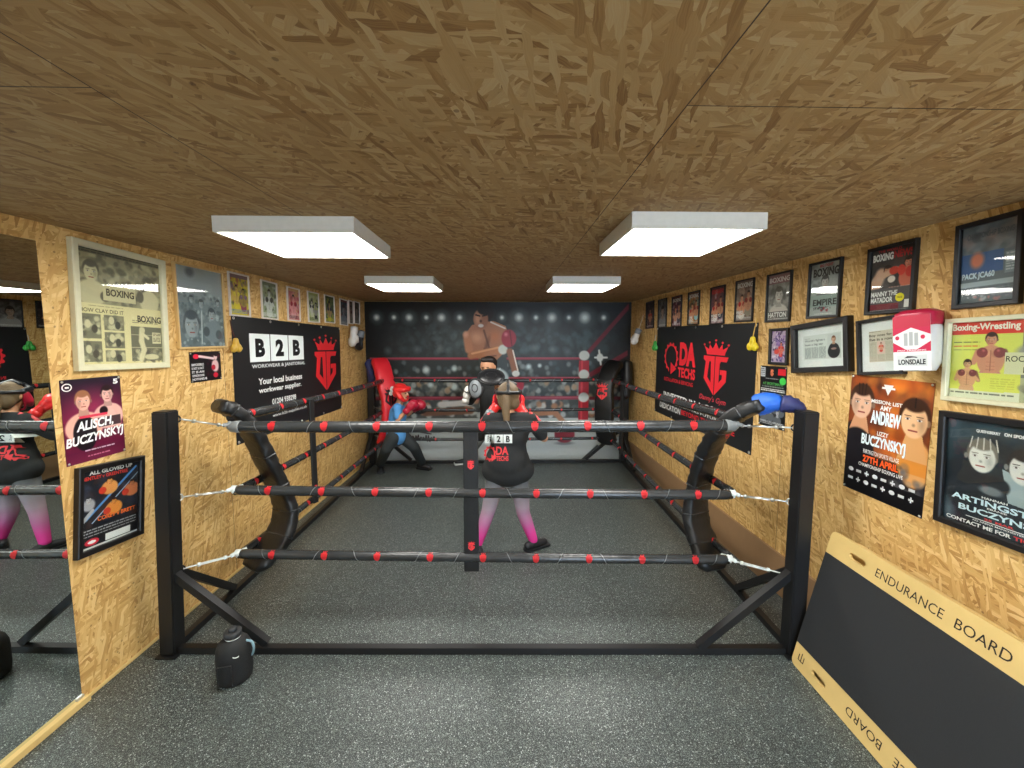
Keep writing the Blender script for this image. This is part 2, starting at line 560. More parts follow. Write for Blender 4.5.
def crest(col=(232, 52, 58), bg=(24, 24, 25)):
    """crowned shield with the letters D and G: list of (polygon, colour, layer); box x -0.5..0.5, y 0 (point) .. 1.75"""
    out = []
    out.append(([(-.5, 1.16), (-.015, 1.16), (-.015, 0), (-.47, .46), (-.40, .98), (-.5, 1.06)], col, 0))
    out.append(([(-.17, 1.0), (-.15, .36), (-.31, .52), (-.24, 1.0)], bg, 1))
    out.append(([(.015, 1.16), (.53, 1.16), (.47, 1.02), (.24, 1.02), (.2, .96), (.18, .40), (.3, .52), (.31, .64), (.22, .64),
                 (.22, .78), (.48, .78), (.47, .46), (.015, 0)], col, 0))
    out.append(([(-.36, 1.2), (.38, 1.2), (.40, 1.3), (.5, 1.54), (.3, 1.42), (.27, 1.62), (.14, 1.44), (.01, 1.7), (-.12, 1.44),
                 (-.25, 1.62), (-.28, 1.42), (-.48, 1.54), (-.38, 1.3)], col, 0))
    for x, y in ((-.49, 1.6), (-.26, 1.69), (.01, 1.78), (.28, 1.69), (.51, 1.6)):
        out.append(([(x + a, y + b) for a, b in ngon(6, .045)], col, 0))
    return [([(x, y if y < 1.19 else 1.2 + (y - 1.2) * .74) for x, y in p], c, l) for p, c, l in out]


class Print:
    """a flat printed sheet: painted grid plus crisp lettering; u,v run 0..1 from the top left corner"""

    def __init__(s, w, h, bg=(240, 240, 240), img=None, depth=.001):
        s.w, s.h = w, h
        s.V, s.F, s.K = [], [], []
        s.depth = depth
        if img is None:
            img = np.ones((2, 2, 3)) * (np.array(bg) / 255.0)
        H, W = img.shape[:2]
        xs = np.linspace(-w / 2, w / 2, W); ys = np.linspace(h / 2, -h / 2, H)
        X, Y = np.meshgrid(xs, ys)
        V = np.stack([X.ravel(), Y.ravel(), np.full(X.size, depth)], 1)
        i = np.arange(H * W).reshape(H, W)
        F = np.stack([i[:-1, :-1].ravel(), i[1:, :-1].ravel(), i[1:, 1:].ravel(), i[:-1, 1:].ravel()], 1)
        s.gV, s.gF, s.gK = V, F, np.clip(img.reshape(-1, 3), 0, 1)
        b = [(-w / 2, -h / 2), (w / 2, -h / 2), (w / 2, h / 2), (-w / 2, h / 2)]
        k0 = np.clip(img.mean((0, 1)), 0, 1)
        s._add([(x, y, 0) for x, y in b] + [(x, y, depth * .9) for x, y in b],
               [(3, 2, 1, 0), (0, 1, 5, 4), (1, 2, 6, 5), (2, 3, 7, 6), (3, 0, 4, 7)], k0)

    def _add(s, vs, fs, col):
        n = len(s.V)
        s.V += [tuple(v) for v in vs]
        s.F += [tuple(i + n for i in f) for f in fs]
        s.K += [tuple(col)] * len(vs)

    def poly(s, pts, col, layer=1):
        z = s.depth + layer * .0004
        s._add([(-s.w / 2 + u * s.w, s.h / 2 - v * s.h, z) for u, v in pts], [tuple(range(len(pts)))[::-1]], np.array(col) / 255)

    def rect(s, x0, y0, x1, y1, col, layer=1):
        s.poly([(x0, y0), (x1, y0), (x1, y1), (x0, y1)], col, layer)

    def text(s, t, x0, y0, x1, y1, col, layer=2, shear=0, bold=.012, tilt=0, flip=False):
        v, f, asp = text_geo(t, bold)
        if not len(v): return
        z = s.depth + layer * .0004
        W, Hh = (x1 - x0) * s.w, (y1 - y0) * s.h
        out = []
        ct, st = math.cos(tilt), math.sin(tilt)
        for a, b in v:
            if flip: a, b = 1 - a, 1 - b
            px = (a - .5) * W + (b - .5) * Hh * shear; py = (b - .5) * Hh
            out.append((-s.w / 2 + (x0 + x1) / 2 * s.w + px * ct - py * st, s.h / 2 - (y0 + y1) / 2 * s.h + px * st + py * ct, z))
        s._add(out, f, np.array(col) / 255)

    def crest(s, cx, cy, hgt, col=(232, 52, 58), bg=(24, 24, 25), wf=.62):
        """crest of height hgt (fraction of sheet height) centred at cx, cy"""
        H_ = hgt * s.h; k = H_ / 1.68; kx = k * wf / .62 * 1.0
        for pts, c, ly in crest(col, bg):
            s.poly([(cx + x * kx / s.w, cy - (y - .9) * k / s.h) for x, y in pts], c, 1 + ly)

    def mesh(s, name='print'):
        V = np.array(s.V).reshape(-1, 3)
        n0 = len(V)
        allV = np.concatenate([V, s.gV])
        allK = np.concatenate([np.array(s.K), s.gK])
        gF = s.gF + n0
        loops, starts, tot = [], [], 0
        for f in s.F:
            starts.append(tot); loops += list(f); tot += len(f)
        loops = np.concatenate([np.array(loops, dtype=np.int64), gF.ravel()])
        starts = np.concatenate([np.array(starts, dtype=np.int64), tot + 4 * np.arange(len(gF))])
        me = bpy.data.meshes.new(name)
        me.vertices.add(len(allV)); me.vertices.foreach_set('co', allV.ravel().astype('f'))
        me.loops.add(len(loops)); me.loops.foreach_set('vertex_index', loops.astype('i'))
        me.polygons.add(len(starts)); me.polygons.foreach_set('loop_start', starts.astype('i'))
        me.update(calc_edges=True); me.validate()
        at_ = me.color_attributes.new('ink', 'FLOAT_COLOR', 'POINT')
        lin = np.where(allK <= .04045, allK / 12.92, ((allK + .055) / 1.055) ** 2.4)
        at_.data.foreach_set('color', np.concatenate([lin, np.ones((len(lin), 1))], 1).ravel().astype('f'))
        return me


# ------------------------------------------------------------------ little raster painter (colours 0..255 in, 0..1 held)
class Art:
    def __init__(s, W, H, bg):
        s.W, s.H = W, H
        s.im = np.ones((H, W, 3)) * (np.array(bg) / 255.0)
        s.X, s.Y = np.meshgrid((np.arange(W) + .5) / W, (np.arange(H) + .5) / H)
        s.asp = W / H

    def _mix(s, a, col):
        a = a[..., None]
        s.im = s.im * (1 - a) + (np.array(col) / 255.0) * a

    def ell(s, cx, cy, rx, ry, col, soft=.2, rot=0, a=1.0):
        dx = (s.X - cx) * s.asp; dy = s.Y - cy
        c, n = math.cos(rot), math.sin(rot)
        u = (dx * c + dy * n) / (rx * s.asp); v = (-dx * n + dy * c) / ry
        d = np.sqrt(u * u + v * v)
        s._mix(np.clip((1 - d) / soft, 0, 1) * a, col)

    def rect(s, x0, y0, x1, y1, col, a=1.0):
        s._mix(((s.X >= x0) & (s.X <= x1) & (s.Y >= y0) & (s.Y <= y1)) * a, col)

    def poly(s, pts, col, a=1.0):
        ins = np.zeros(s.X.shape, bool)
        n = len(pts)
        for i in range(n):
            x1, y1 = pts[i]; x2, y2 = pts[(i + 1) % n]
            if y1 == y2: continue
            c = ((y1 > s.Y) != (y2 > s.Y)) & (s.X < (x2 - x1) * (s.Y - y1) / (y2 - y1) + x1)
            ins ^= c
        s._mix(ins * a, col)

    def line(s, x1, y1, x2, y2, w, col, a=1.0, soft=.4):
        ax, ay, bx, by = x1 * s.asp, y1, x2 * s.asp, y2
        dx, dy = bx - ax, by - ay
        L2 = dx * dx + dy * dy + 1e-12
        t = np.clip(((s.X * s.asp - ax) * dx + (s.Y - ay) * dy) / L2, 0, 1)
        d = np.hypot(s.X * s.asp - ax - t * dx, s.Y - ay - t * dy)
        s._mix(np.clip((1 - d / w) / soft, 0, 1) * a, col)

    def grad(s, y0, y1, c0, c1):
        t = np.clip((s.Y - y0) / (y1 - y0), 0, 1)[..., None]
        m_ = ((s.Y >= y0) & (s.Y <= y1))[..., None]
        s.im = np.where(m_, (np.array(c0) / 255) * (1 - t) + (np.array(c1) / 255) * t, s.im)

    def noise(s, amt, seed=0, block=1):
        r = np.random.RandomState(seed)
        n = r.uniform(-amt, amt, (s.H // block + 1, s.W // block + 1))
        n = np.kron(n, np.ones((block, block)))[:s.H, :s.W]
        s.im = np.clip(s.im + n[..., None], 0, 1)

    def mess(s, x0, y0, x1, y1, pal, n, size, seed=0, a=.8):
        r = random.Random(seed)
        for _ in range(n):
            k = size * r.uniform(.5, 1.5)
            s.ell(r.uniform(x0, x1), r.uniform(y0, y1), k / s.asp, k * r.uniform(.6, 1.6), r.choice(pal), .5, r.uniform(0, 3), a)

    def lines(s, x0, y0, x1, y1, n, col, seed=0, a=.8, fill=.5):
        r = random.Random(seed)
        hh = (y1 - y0) / n
        for i in range(n):
            y = y0 + i * hh
            x = x0
            while x < x1:
                w = r.uniform(.02, .09)
                s.rect(x, y, min(x + w, x1), y + hh * fill, col, a)
                x += w + .012

    def head(s, cx, cy, k, skin=(214, 165, 135), hair=(70, 45, 30), turn=0.0, shade=.6, bun=False):
        """k: half head height (fraction of height)"""
        q = k / s.asp
        dk = tuple(c * shade for c in skin)
        s.ell(cx, cy - k * .18, q * .82, k * .98, hair, .12)
        s.ell(cx - q * .72 + turn * q * .2, cy + k * .08, q * .12, k * .2, dk, .3)
        s.ell(cx + q * .72 + turn * q * .2, cy + k * .08, q * .12, k * .2, dk, .3)
        s.ell(cx, cy + k * .08, q * .68, k * .9, skin, .12)
        s.ell(cx + q * (.38 if turn <= 0 else -.38), cy + k * .2, q * .3, k * .7, dk, .9, 0, .5)
        s.ell(cx, cy - k * .7, q * .62, k * .38, hair, .3)
        for e in (-1, 1):
            ex = cx + e * q * .29 + turn * q * .15
            s.ell(ex, cy - k * .02, q * .17, k * .1, dk, .6, 0, .8)
            s.ell(ex, cy, q * .15, k * .06, (225, 220, 214), .3); s.ell(ex, cy, q * .07, k * .06, (45, 32, 28), .4)
            s.line(ex - q * .16, cy - k * .17, ex + q * .16, cy - k * .17, k * .024, hair)
        s.ell(cx + turn * q * .2 + q * .03, cy + k * .28, q * .12, k * .12, dk, .8, 0, .8)
        s.line(cx - q * .2 + turn * q * .15, cy + k * .56, cx + q * .2 + turn * q * .15, cy + k * .56, k * .05, (140, 60, 55))

    def bust(s, cx, cy, k, skin=(214, 165, 135), hair=(70, 45, 30), top=(25, 25, 28), turn=0.0, bare=False):
        q = k / s.asp
        s.ell(cx, cy + k * 2.6, q * 1.9, k * 1.6, skin if bare else top, .1)
        s.poly([(cx - q * .35, cy + k * .5), (cx + q * .35, cy + k * .5), (cx + q * .55, cy + k * 1.5), (cx - q * .55, cy + k * 1.5)], tuple(c * .82 for c in skin))
        if not bare:
            s.ell(cx, cy + k * 1.2, q * .6, k * .45, tuple(c * .9 for c in skin), .2)
        s.head(cx, cy, k, skin, hair, turn)

    def fighter(s, cx, cy, k, skin=(196, 130, 95), hair=(30, 20, 16), glove=(150, 30, 40), shorts=(230, 230, 225), flip=1):
        """upper body of a boxer in guard; k half head height"""
        q = k / s.asp
        dk = tuple(c * .62 for c in skin)
        s.ell(cx, cy + k * 5.4, q * 1.5, k * 1.4, shorts, .12)
        s.ell(cx, cy + k * 3.0, q * 1.75, k * 2.3, skin, .1)
        s.ell(cx - q * .7 * flip, cy + k * 2.1, q * .75, k * .6, tuple(min(255, c * 1.12) for c in skin), .6)
        s.ell(cx + q * .7 * flip, cy + k * 2.1, q * .75, k * .6, dk, .8, 0, .6)
        s.line(cx, cy + k * 1.6, cx, cy + k * 4.6, k * .07, dk, .7)
        for yy in (3.3, 3.9, 4.4): s.line(cx - q * .5, cy + k * yy, cx + q * .5, cy + k * yy, k * .05, dk, .5)
        for e in (-1, 1):
            s.line(cx + e * q * 1.6, cy + k * 1.7, cx + e * q * 2.1, cy + k * 3.4, k * .45, skin if e * flip < 0 else dk)
            s.line(cx + e * q * 2.1, cy + k * 3.4, cx + e * q * 1.2, cy + k * 2.3, k * .36, skin)
            s.ell(cx + e * q * 1.05, cy + k * 1.9, q * .75, k * .8, glove, .15)
            s.ell(cx + e * q * .9, cy + k * 1.6, q * .3, k * .3, tuple(min(255, c * 1.5 + 20) for c in glove), .8, 0, .7)
        s.head(cx, cy, k, skin, hair, .2 * flip)

    def figure(s, pts, w, col, a=1.0):
        for (x1, y1), (x2, y2) in zip(pts, pts[1:]): s.line(x1, y1, x2, y2, w, col, a)

    def grey(s, tint=(1, 1, 1), amt=1.0):
        g = s.im.mean(2, keepdims=True) * np.array(tint)
        s.im = s.im * (1 - amt) + g * amt
        s.im = np.clip(s.im, 0, 1)

# ================================================================== ROOM SHELL
def slab(name, pts, uvs, thick, material, kind='structure', holes=None):
    """a thick flat panel: pts (inner face, counter-clockwise seen from the room), uvs in metres"""
    n = (Vector(pts[1]) - Vector(pts[0])).cross(Vector(pts[-1]) - Vector(pts[0])).normalized()
    bm = bmesh.new(); uvl = bm.loops.layers.uv.new('UVMap')
    a = [bm.verts.new(p) for p in pts]; b = [bm.verts.new(Vector(p) - n * thick) for p in pts]
    k = len(pts)
    f = bm.faces.new(a)
    for l, uv in zip(f.loops, uvs): l[uvl].uv = uv
    f = bm.faces.new(b[::-1])
    for l, uv in zip(f.loops, uvs[::-1]): l[uvl].uv = uv
    for i in range(k):
        j = (i + 1) % k
        f = bm.faces.new((a[i], b[i], b[j], a[j]))
        for l, uv in zip(f.loops, (uvs[i], (uvs[i][0] + thick, uvs[i][1] + thick), (uvs[j][0] + thick, uvs[j][1] + thick), uvs[j])): l[uvl].uv = uv
    o = obj(name, bm, material)
    if kind: o['kind'] = kind
    return o


xl0, xl1 = wall_x('L', Y_REAR), wall_x('L', Y_BACK)
xr0, xr1 = wall_x('R', Y_REAR), wall_x('R', Y_BACK)
M['floor'] = rubber_floor()
fl = [(xl0, Y_REAR), (xr0, Y_REAR), (xr1, Y_BACK), (xl1, Y_BACK)]
slab('floor', [(x, y, 0) for x, y in fl], fl, .1, M['floor'])
ceil_seams = [(0, -.89, -9, 9), (0, .43, -9, 9), (1, 1.0, -.89 + 1.32, 9), (1, .96, -9, -.89), (1, 3.4, -.89, .43), (1, 2.9, -9, -.89), (1, 3.3, .43, 9)]
M['osb_ceiling_shaded'] = osb_material('osb_shaded_board', ceil_seams, dim=.46, flake=.8, tint=(1.0, .95, 1.02))  # same board as the walls, slightly tinted; darkening paints in the weaker light
slab('ceiling', [(x, y, H_ROOM) for x, y in fl[::-1]], fl[::-1], .05, M['osb_ceiling_shaded'])
wseams = [(0, 1.96 + 1.22 * k, -9, 9) for k in (-1, 1, 2)]
M['osb_wall'] = osb_material('osb_wall_board', wseams, dim=1.0, flake=.95)
slab('wall_left', [(xl0, Y_REAR, 0), (xl1, Y_BACK, 0), (xl1, Y_BACK, H_ROOM), (xl0, Y_REAR, H_ROOM)],
     [(Y_REAR, 0), (Y_BACK, 0), (Y_BACK, H_ROOM), (Y_REAR, H_ROOM)], .06, M['osb_wall'])
slab('wall_right', [(xr1, Y_BACK, 0), (xr0, Y_REAR, 0), (xr0, Y_REAR, H_ROOM), (xr1, Y_BACK, H_ROOM)],
     [(Y_BACK + .3, 0), (Y_REAR + .3, 0), (Y_REAR + .3, H_ROOM), (Y_BACK + .3, H_ROOM)], .06, M['osb_wall'])
slab('wall_back', [(xl1, Y_BACK, 0), (xr1, Y_BACK, 0), (xr1, Y_BACK, H_ROOM), (xl1, Y_BACK, H_ROOM)],
     [(xl1, 0), (xr1, 0), (xr1, H_ROOM), (xl1, H_ROOM)], .06, M['osb_wall'])
# rear wall, behind the camera, with an open doorway on the right that lets the daylight in
DX0, DX1, DZ = .75, 1.75, 2.05
rb = slab('wall_rear', [(xr0, Y_REAR, 0), (DX1, Y_REAR, 0), (DX1, Y_REAR, DZ), (DX0, Y_REAR, DZ), (DX0, Y_REAR, 0),
                        (xl0, Y_REAR, 0), (xl0, Y_REAR, H_ROOM), (xr0, Y_REAR, H_ROOM)],
          [(xr0, 0), (DX1, 0), (DX1, DZ), (DX0, DZ), (DX0, 0), (xl0, 0), (xl0, H_ROOM), (xr0, H_ROOM)], .06, M['osb_wall'])

# brown board skirting along the right wall and a slim one on the left
def along_wall(side, y0, y1, z0, z1, thick, name, material, kind='structure'):
    a, d, n = wall_frame(side)
    p0 = Vector((wall_x(side, y0), y0, 0)); p1 = Vector((wall_x(side, y1), y1, 0))
    bm = bmesh.new()
    vs = []
    for p in (p0, p1):
        for off in (0, thick):
            for z in (z0, z1):
                vs.append(bm.verts.new(p + n * off + Vector((0, 0, z))))
    for f in ((0, 1, 3, 2), (4, 6, 7, 5), (0, 4, 5, 1), (2, 3, 7, 6), (0, 2, 6, 4), (1, 5, 7, 3)):
        bm.faces.new([vs[i] for i in f])
    bmesh.ops.recalc_face_normals(bm, faces=bm.faces)
    bmesh.ops.bevel(bm, geom=list(bm.edges), offset=.002, segments=1, affect='EDGES')
    o = obj(name, bm, material)
    if kind: o['kind'] = kind
    return o


along_wall('R', 1.2, Y_BACK - .02, .001, .30, .02, 'baseboard_right', M['brown_board'])
along_wall('L', 2.0, Y_BACK - .02, .001, .022, .010, 'baseboard_left', M['ply'])
MY0, MY1 = -1.2, on_wall('L', 58, 467).y
along_wall('L', MY0, MY1 + .02, .001, .035, .03, 'trim_1', M['ply'])

# wall mirror
mir = along_wall('L', MY0, MY1, .035, 2.32, .006, 'wall_mirror', M['mirror'], kind=None)
tag(mir, 'large frameless mirror fixed to left OSB wall', 'mirror')
# small clip at the mirror's foot
clip = along_wall('L', MY1 - .03, MY1 + .004, .03, .05, .014, 'mirror_clip', M['steel'], kind=None)
clip.parent = mir

# ================================================================== CEILING LIGHTS
def ceiling_light(x0, x1, y0, y1, label):
    cx, cy = (x0 + x1) / 2, (y0 + y1) / 2
    w, d = x1 - x0, y1 - y0
    hgt = .07
    t = thing('ceiling_light', label, 'light', T((cx, cy, H_ROOM - hgt)), 'square LED panels on the ceiling')
    bm = bmesh.new()
    e = .012
    bm_box(bm, -w / 2 + e / 2, 0, hgt / 2, e, d, hgt); bm_box(bm, w / 2 - e / 2, 0, hgt / 2, e, d, hgt)
    bm_box(bm, 0, -d / 2 + e / 2, hgt / 2, w - 2 * e, e, hgt); bm_box(bm, 0, d / 2 - e / 2, hgt / 2, w - 2 * e, e, hgt)
    bm_box(bm, 0, 0, hgt - .004, w - 2 * e, d - 2 * e, .006)
    bmesh.ops.recalc_face_normals(bm, faces=bm.faces)
    obj('housing', bm, M['white_case'], t)
    box_obj('diffuser', (0, 0, .004), (w - 2 * e - .001, d - 2 * e - .001, .004), M['diffuser'], t)
    return t


ceiling_light(-1.29, -.665, 1.90, 2.50, 'square LED ceiling light nearest the left, large frame and boxing cutting beside it')
ceiling_light(.555, 1.145, 1.80, 2.40, 'square LED ceiling light nearest on the right side of the room')
ceiling_light(-1.21, -.61, 3.67, 4.27, 'square LED ceiling light at the far left, near boxer mural')
ceiling_light(.44, 1.04, 3.65, 4.25, 'square LED ceiling light at the far right, near boxer mural')
ceiling_light(-1.35, -.75, -.35, .25, 'added unseen LED panel over the left rear to brighten the room')  # this pair is added behind the camera, unseen, as extra light
ceiling_light(.55, 1.15, -.35, .25, 'added unseen LED panel over the right rear to brighten the room')

# ================================================================== RING
def brace(name, a, b, w, parent):
    a, b = Vector(a), Vector(b)
    sq = [(-1, -1), (1, -1), (1, 1), (-1, 1)]
    return tube_obj(name, [a, b], w / 2, M['black_metal'], parent, prof=sq)


def fl3(px, py):
    p = floor_at(px, py); return Vector((p.x, p.y, 0))


PFL, PFR = Vector((-1.975, 2.335, 0)), Vector((1.715, 2.25, 0))
PBL, PBR = Vector((-1.93, 6.02, 0)), Vector((1.80, 6.02, 0))
PH = 1.46
ring = thing('boxing_ring_frame', 'black steel boxing ring frame standing on the rubber floor', 'boxing ring', T((-.13, 4.1, 0)))
ri = ring.matrix_world.inverted()


def child(o, par):
    """parent keeping world placement"""
    o.parent = par
    o.matrix_parent_inverse = par.matrix_world.inverted()
    return o


PW = .088


def ring_post(p, tilt=(0, 0), w=PW, hgt=PH):
    bm = bmesh.new()
    bm_box(bm, p.x, p.y, hgt / 2 + .006, w, w, hgt - .012)
    for v in bm.verts:
        if v.co.z > .5: v.co.x += tilt[0]; v.co.y += tilt[1]
    bmesh.ops.recalc_face_normals(bm, faces=bm.faces)
    bmesh.ops.bevel(bm, geom=list(bm.edges), offset=.006, segments=2, affect='EDGES')
    bm_box(bm, p.x, p.y, .004, w + .03, w + .03, .008)
    bmesh.ops.recalc_face_normals(bm, faces=bm.faces)
    return child(obj('post', bm, M['black_metal']), ring)


ring_post(PFL, (.062, 0)); ring_post(PFR, (.0, 0)); ring_post(PBL); ring_post(PBR)
bw = .04
for a, b in ((PFL, PFR), (PBL, PBR), (PFL, PBL), (PFR, PBR)):
    d = (b - a).normalized() * PW * .5
    child(brace('base_bar', a + d + Vector((0, 0, bw / 2 + .002)), b - d + Vector((0, 0, bw / 2 + .002)), bw, None), ring)
for p, (sx, sy) in ((PFL, (1, 1)), (PFR, (-1, 1)), (PBL, (1, -1)), (PBR, (-1, -1))):
    top = p + Vector((sx * PW * .4, 0, .50)); bot = p + Vector((sx * .56, 0, .05))
    child(brace('brace', top, bot, .042, None), ring)
    top = p + Vector((0, sy * PW * .4, .50)); bot = p + Vector((0, sy * .56, .05))
    child(brace('brace', top, bot, .042, None), ring)

# rope ends, one set per corner and level
E = .27
cor = {}
for key, p, sx, sy in (('FL', PFL, 1, 1), ('FR', PFR, -1, 1), ('BL', PBL, 1, -1), ('BR', PBR, -1, -1)):
    for lv, z in (('top', 1.28), ('middle', .86), ('lowest', .44)):
        cor[key, lv] = Vector((p.x + sx * E, p.y + sy * (.24 if 'F' in key else E), z))
cor_side = {k: v.copy() for k, v in cor.items()}
for k, v in cor_side.items():
    if k[0][0] == 'F':
        cor[k].z += {'top': (.035, .045), 'middle': (.045, .02), 'lowest': (.04, .01)}[k[1]][0 if k[0] == 'FL' else 1]
        v.z += {'top': .085, 'middle': .02, 'lowest': .01}[k[1]]
        v.x += -.03 if k[0] == 'FL' else .03
        v.y += .04

CNAME = {'FL': 'front left', 'FR': 'front right', 'BL': 'back left', 'BR': 'back right'}


def rope_logo(p, d, r, size, face):
    """small red crest wrapped on a rope at p (axis d), facing direction face"""
    bm = bmesh.new()
    d = d.normalized(); face = (face - d * face.dot(d)).normalized(); up = d.cross(face).normalized()
    if up.z < 0 or (abs(up.z) < .2 and up.x < 0): up = -up
    R = r + .0022

    def w(x, y):
        a = y / R
        return p + d * x + (face * math.cos(a) + up * math.sin(a)) * R
    # shield with a crown, each a strip fan so it follows the curve
    n = 7
    prof = [(-1, 0.02), (-.8, .3), (-.5, .5), (-.1, .6), (.35, .62), (.5, .6), (.56, .34), (.66, .38), (1.0, .5)]
    rows = []
    for y, hw in prof:
        rows.append([bm.verts.new(w(size * hw * (2 * k / (n - 1) - 1), size * y)) for k in range(n)])
    for a, b in zip(rows, rows[1:]):
        for k in range(n - 1):
            if a is rows[-2] and k % 2 == 0: continue
            bm.faces.new((a[k], a[k + 1], b[k + 1], b[k]))
    ret = bmesh.ops.solidify(bm, geom=list(bm.faces), thickness=.0018)
    bmesh.ops.recalc_face_normals(bm, faces=bm.faces)
    return obj('crest_patch', bm, M['logo_red'])


def ring_rope(a, b, r, label, face, n_logo, start=.15, sag=.0, wrinkle=.03, seed=0, tape_ends=None, logo=.034):
    N = 90
    pts = lerp_path(a, b, N, sag)
    bm = bmesh.new()
    rj = random.Random(seed)
    rad = []
    L_ = (b - a).length
    ns = max(3, int(L_ / .42))
    for i in range(N):
        t = i / (N - 1) * ns
        fr = t - math.floor(t)
        rad.append(r * (1 - .10 * math.exp(-((min(fr, 1 - fr)) / .03) ** 2) + rj.uniform(-wrinkle, wrinkle)))
    bm_tube(bm, pts, rad, 14, jitter=wrinkle * .6, seed=seed)
    bmesh.ops.recalc_face_normals(bm, faces=bm.faces)
    o = obj('ring_rope', bm, M['rope_vinyl'])
    tag(o, label, 'ring rope', 'padded ropes of the boxing ring')
    d = (b - a)
    for k in range(n_logo):
        t = (start + k * (1 - 2 * start) / max(1, n_logo - 1)) if n_logo > 1 else .5
        i = t * (N - 1); i0 = int(i)
        p = pts[i0].lerp(pts[min(N - 1, i0 + 1)], i - i0)
        q = rope_logo(p, d, r * 1.02, logo, face)
        q.parent = o
    # slanted wrap seams of tape
    for k in range(int(L_ / .30)):
        t = (k + .5 + rj.uniform(-.2, .2)) / int(L_ / .30)
        p = a.lerp(b, t) - Vector((0, 0, sag * 4 * t * (1 - t)))
        dd = d.normalized(); s1 = dd.cross(Vector((0, 0, 1))).normalized(); s2 = s1.cross(dd)
        bm = bmesh.new()
        sgn = rj.choice((-1, 1)); R = r * 1.055
        ring_ = []
        for m_ in range(17):
            an = -PI * .75 + 1.5 * PI * m_ / 16
            c = p + dd * (sgn * an * .016)
            e = (s1 * math.cos(an) + s2 * math.sin(an)) * R
            ring_.append((bm.verts.new(c + e - dd * .0025), bm.verts.new(c + e + dd * .0025)))
        for u, v in zip(ring_, ring_[1:]): bm.faces.new((u[0], v[0], v[1], u[1]))
        bmesh.ops.solidify(bm, geom=list(bm.faces), thickness=.001)
        obj('wrap_seam', bm, M['grey_tape'], o)
    if tape_ends:
        for e, f in ((a, b), (b, a)):
            dd = (f - e).normalized()
            tube_obj('end_sleeve', [e - dd * .02, e + dd * .0, e + dd * tape_ends, e + dd * (tape_ends + .01)], [r * .4, r * .95, r * 1.08, r * 1.03], M['grey_tape'], o, 14)
    return o


face_cam = Vector((0, -1, .35))
for lv, r, nl in (('top', .036, 9), ('middle', .031, 9), ('lowest', .030, 9)):
    nm = {'top': 'topmost', 'middle': 'middle', 'lowest': 'lowest'}[lv]
    ring_rope(cor['FL', lv], cor['FR', lv], r, f'{nm} black padded rope across the front of the ring', face_cam, nl, .085 if lv == 'top' else .07, .004, seed=3, wrinkle=.012,
              tape_ends=.05 if lv == 'top' else None, logo=.036 if lv == 'top' else .033)
    ring_rope(cor_side['FL', lv], cor_side['BL', lv], r * .88, f'{nm} black padded rope along the left side of the ring', Vector((1, -.1, .5)), 9, .06, .02, seed=5, wrinkle=.05, logo=.028)
    ring_rope(cor_side['FR', lv], cor_side['BR', lv], r * .88, f'{nm} black padded rope along the right side of the ring', Vector((-1, -.1, .5)), 9, .06, .02, seed=6, wrinkle=.05, logo=.028)
    ring_rope(cor['BL', lv], cor['BR', lv], r * .72, f'{nm} thin dark rope across the back of the ring before the mural', face_cam, 7, .08, .01, seed=8, wrinkle=.02, logo=.022)


def turnbuckle(corner, p, lv):
    z = cor[corner, lv].z
    c = cor[corner, lv]
    pz = z + {'top': .09 if corner == 'FL' else .03, 'middle': .035, 'lowest': .02}[lv] if corner[0] == 'F' else z
    d0 = Vector((c.x - p.x, c.y - p.y, 0)).normalized()
    a = Vector((p.x + (.062 * pz / PH if corner == 'FL' else 0), p.y, pz)) + d0 * PW * .68
    d = (c - a)
    L_ = d.length
    dn = d.normalized()
    nm = {'top': 'topmost', 'middle': 'middle', 'lowest': 'lowest'}[lv]
    bm = bmesh.new()
    white = M['steel'] if lv != 'lowest' else M['white_tape']
    # threaded rods, the open body with two bars
    bm_tube(bm, [a, a + d * .28], .005, 8)
    bm_tube(bm, [a + d * .72, c], .005, 8)
    s = dn.cross(Vector((0, 0, 1))).normalized()
    for e in (-1, 1):
        bm_tube(bm, [a + d * .25 + s * .009 * e, a + d * .75 + s * .009 * e], .0045, 8)
    bm_tube(bm, [a + d * .24, a + d * .29], .012, 10)
    bm_tube(bm, [a + d * .71, a + d * .76], .012, 10)
    bmesh.ops.recalc_face_normals(bm, faces=bm.faces)
    o = obj('turnbuckle', bm, white)
    tag(o, f'{nm} steel turnbuckle tying ropes to the {CNAME[corner]} ring post', 'turnbuckle', 'turnbuckles at the ring corners')
    ring_pts = [a + dn * (.012 * math.cos(t) - .004) + Vector((0, 0, 1)) * .018 * math.sin(t) for t in [k * PI / 6 for k in range(13)]]
    tube_obj('eye_ring', ring_pts, .0045, M['steel'] if lv == 'middle' else M['black_metal'], o, 8)
    tube_obj('taped_knot', spline([c - dn * .05, c - dn * .02 + Vector((0, 0, .008)), c + dn * .01, c + dn * .04], 4), [.012] * 4 + [.026] * 5 + [.03] * 4, M['white_tape'] if lv != 'top' else M['grey_tape'], o, 10, jitter=.12)
    return o


for cn, p in (('FL', PFL), ('FR', PFR), ('BL', PBL), ('BR', PBR)):
    for lv in ('top', 'middle', 'lowest'): turnbuckle(cn, p, lv)


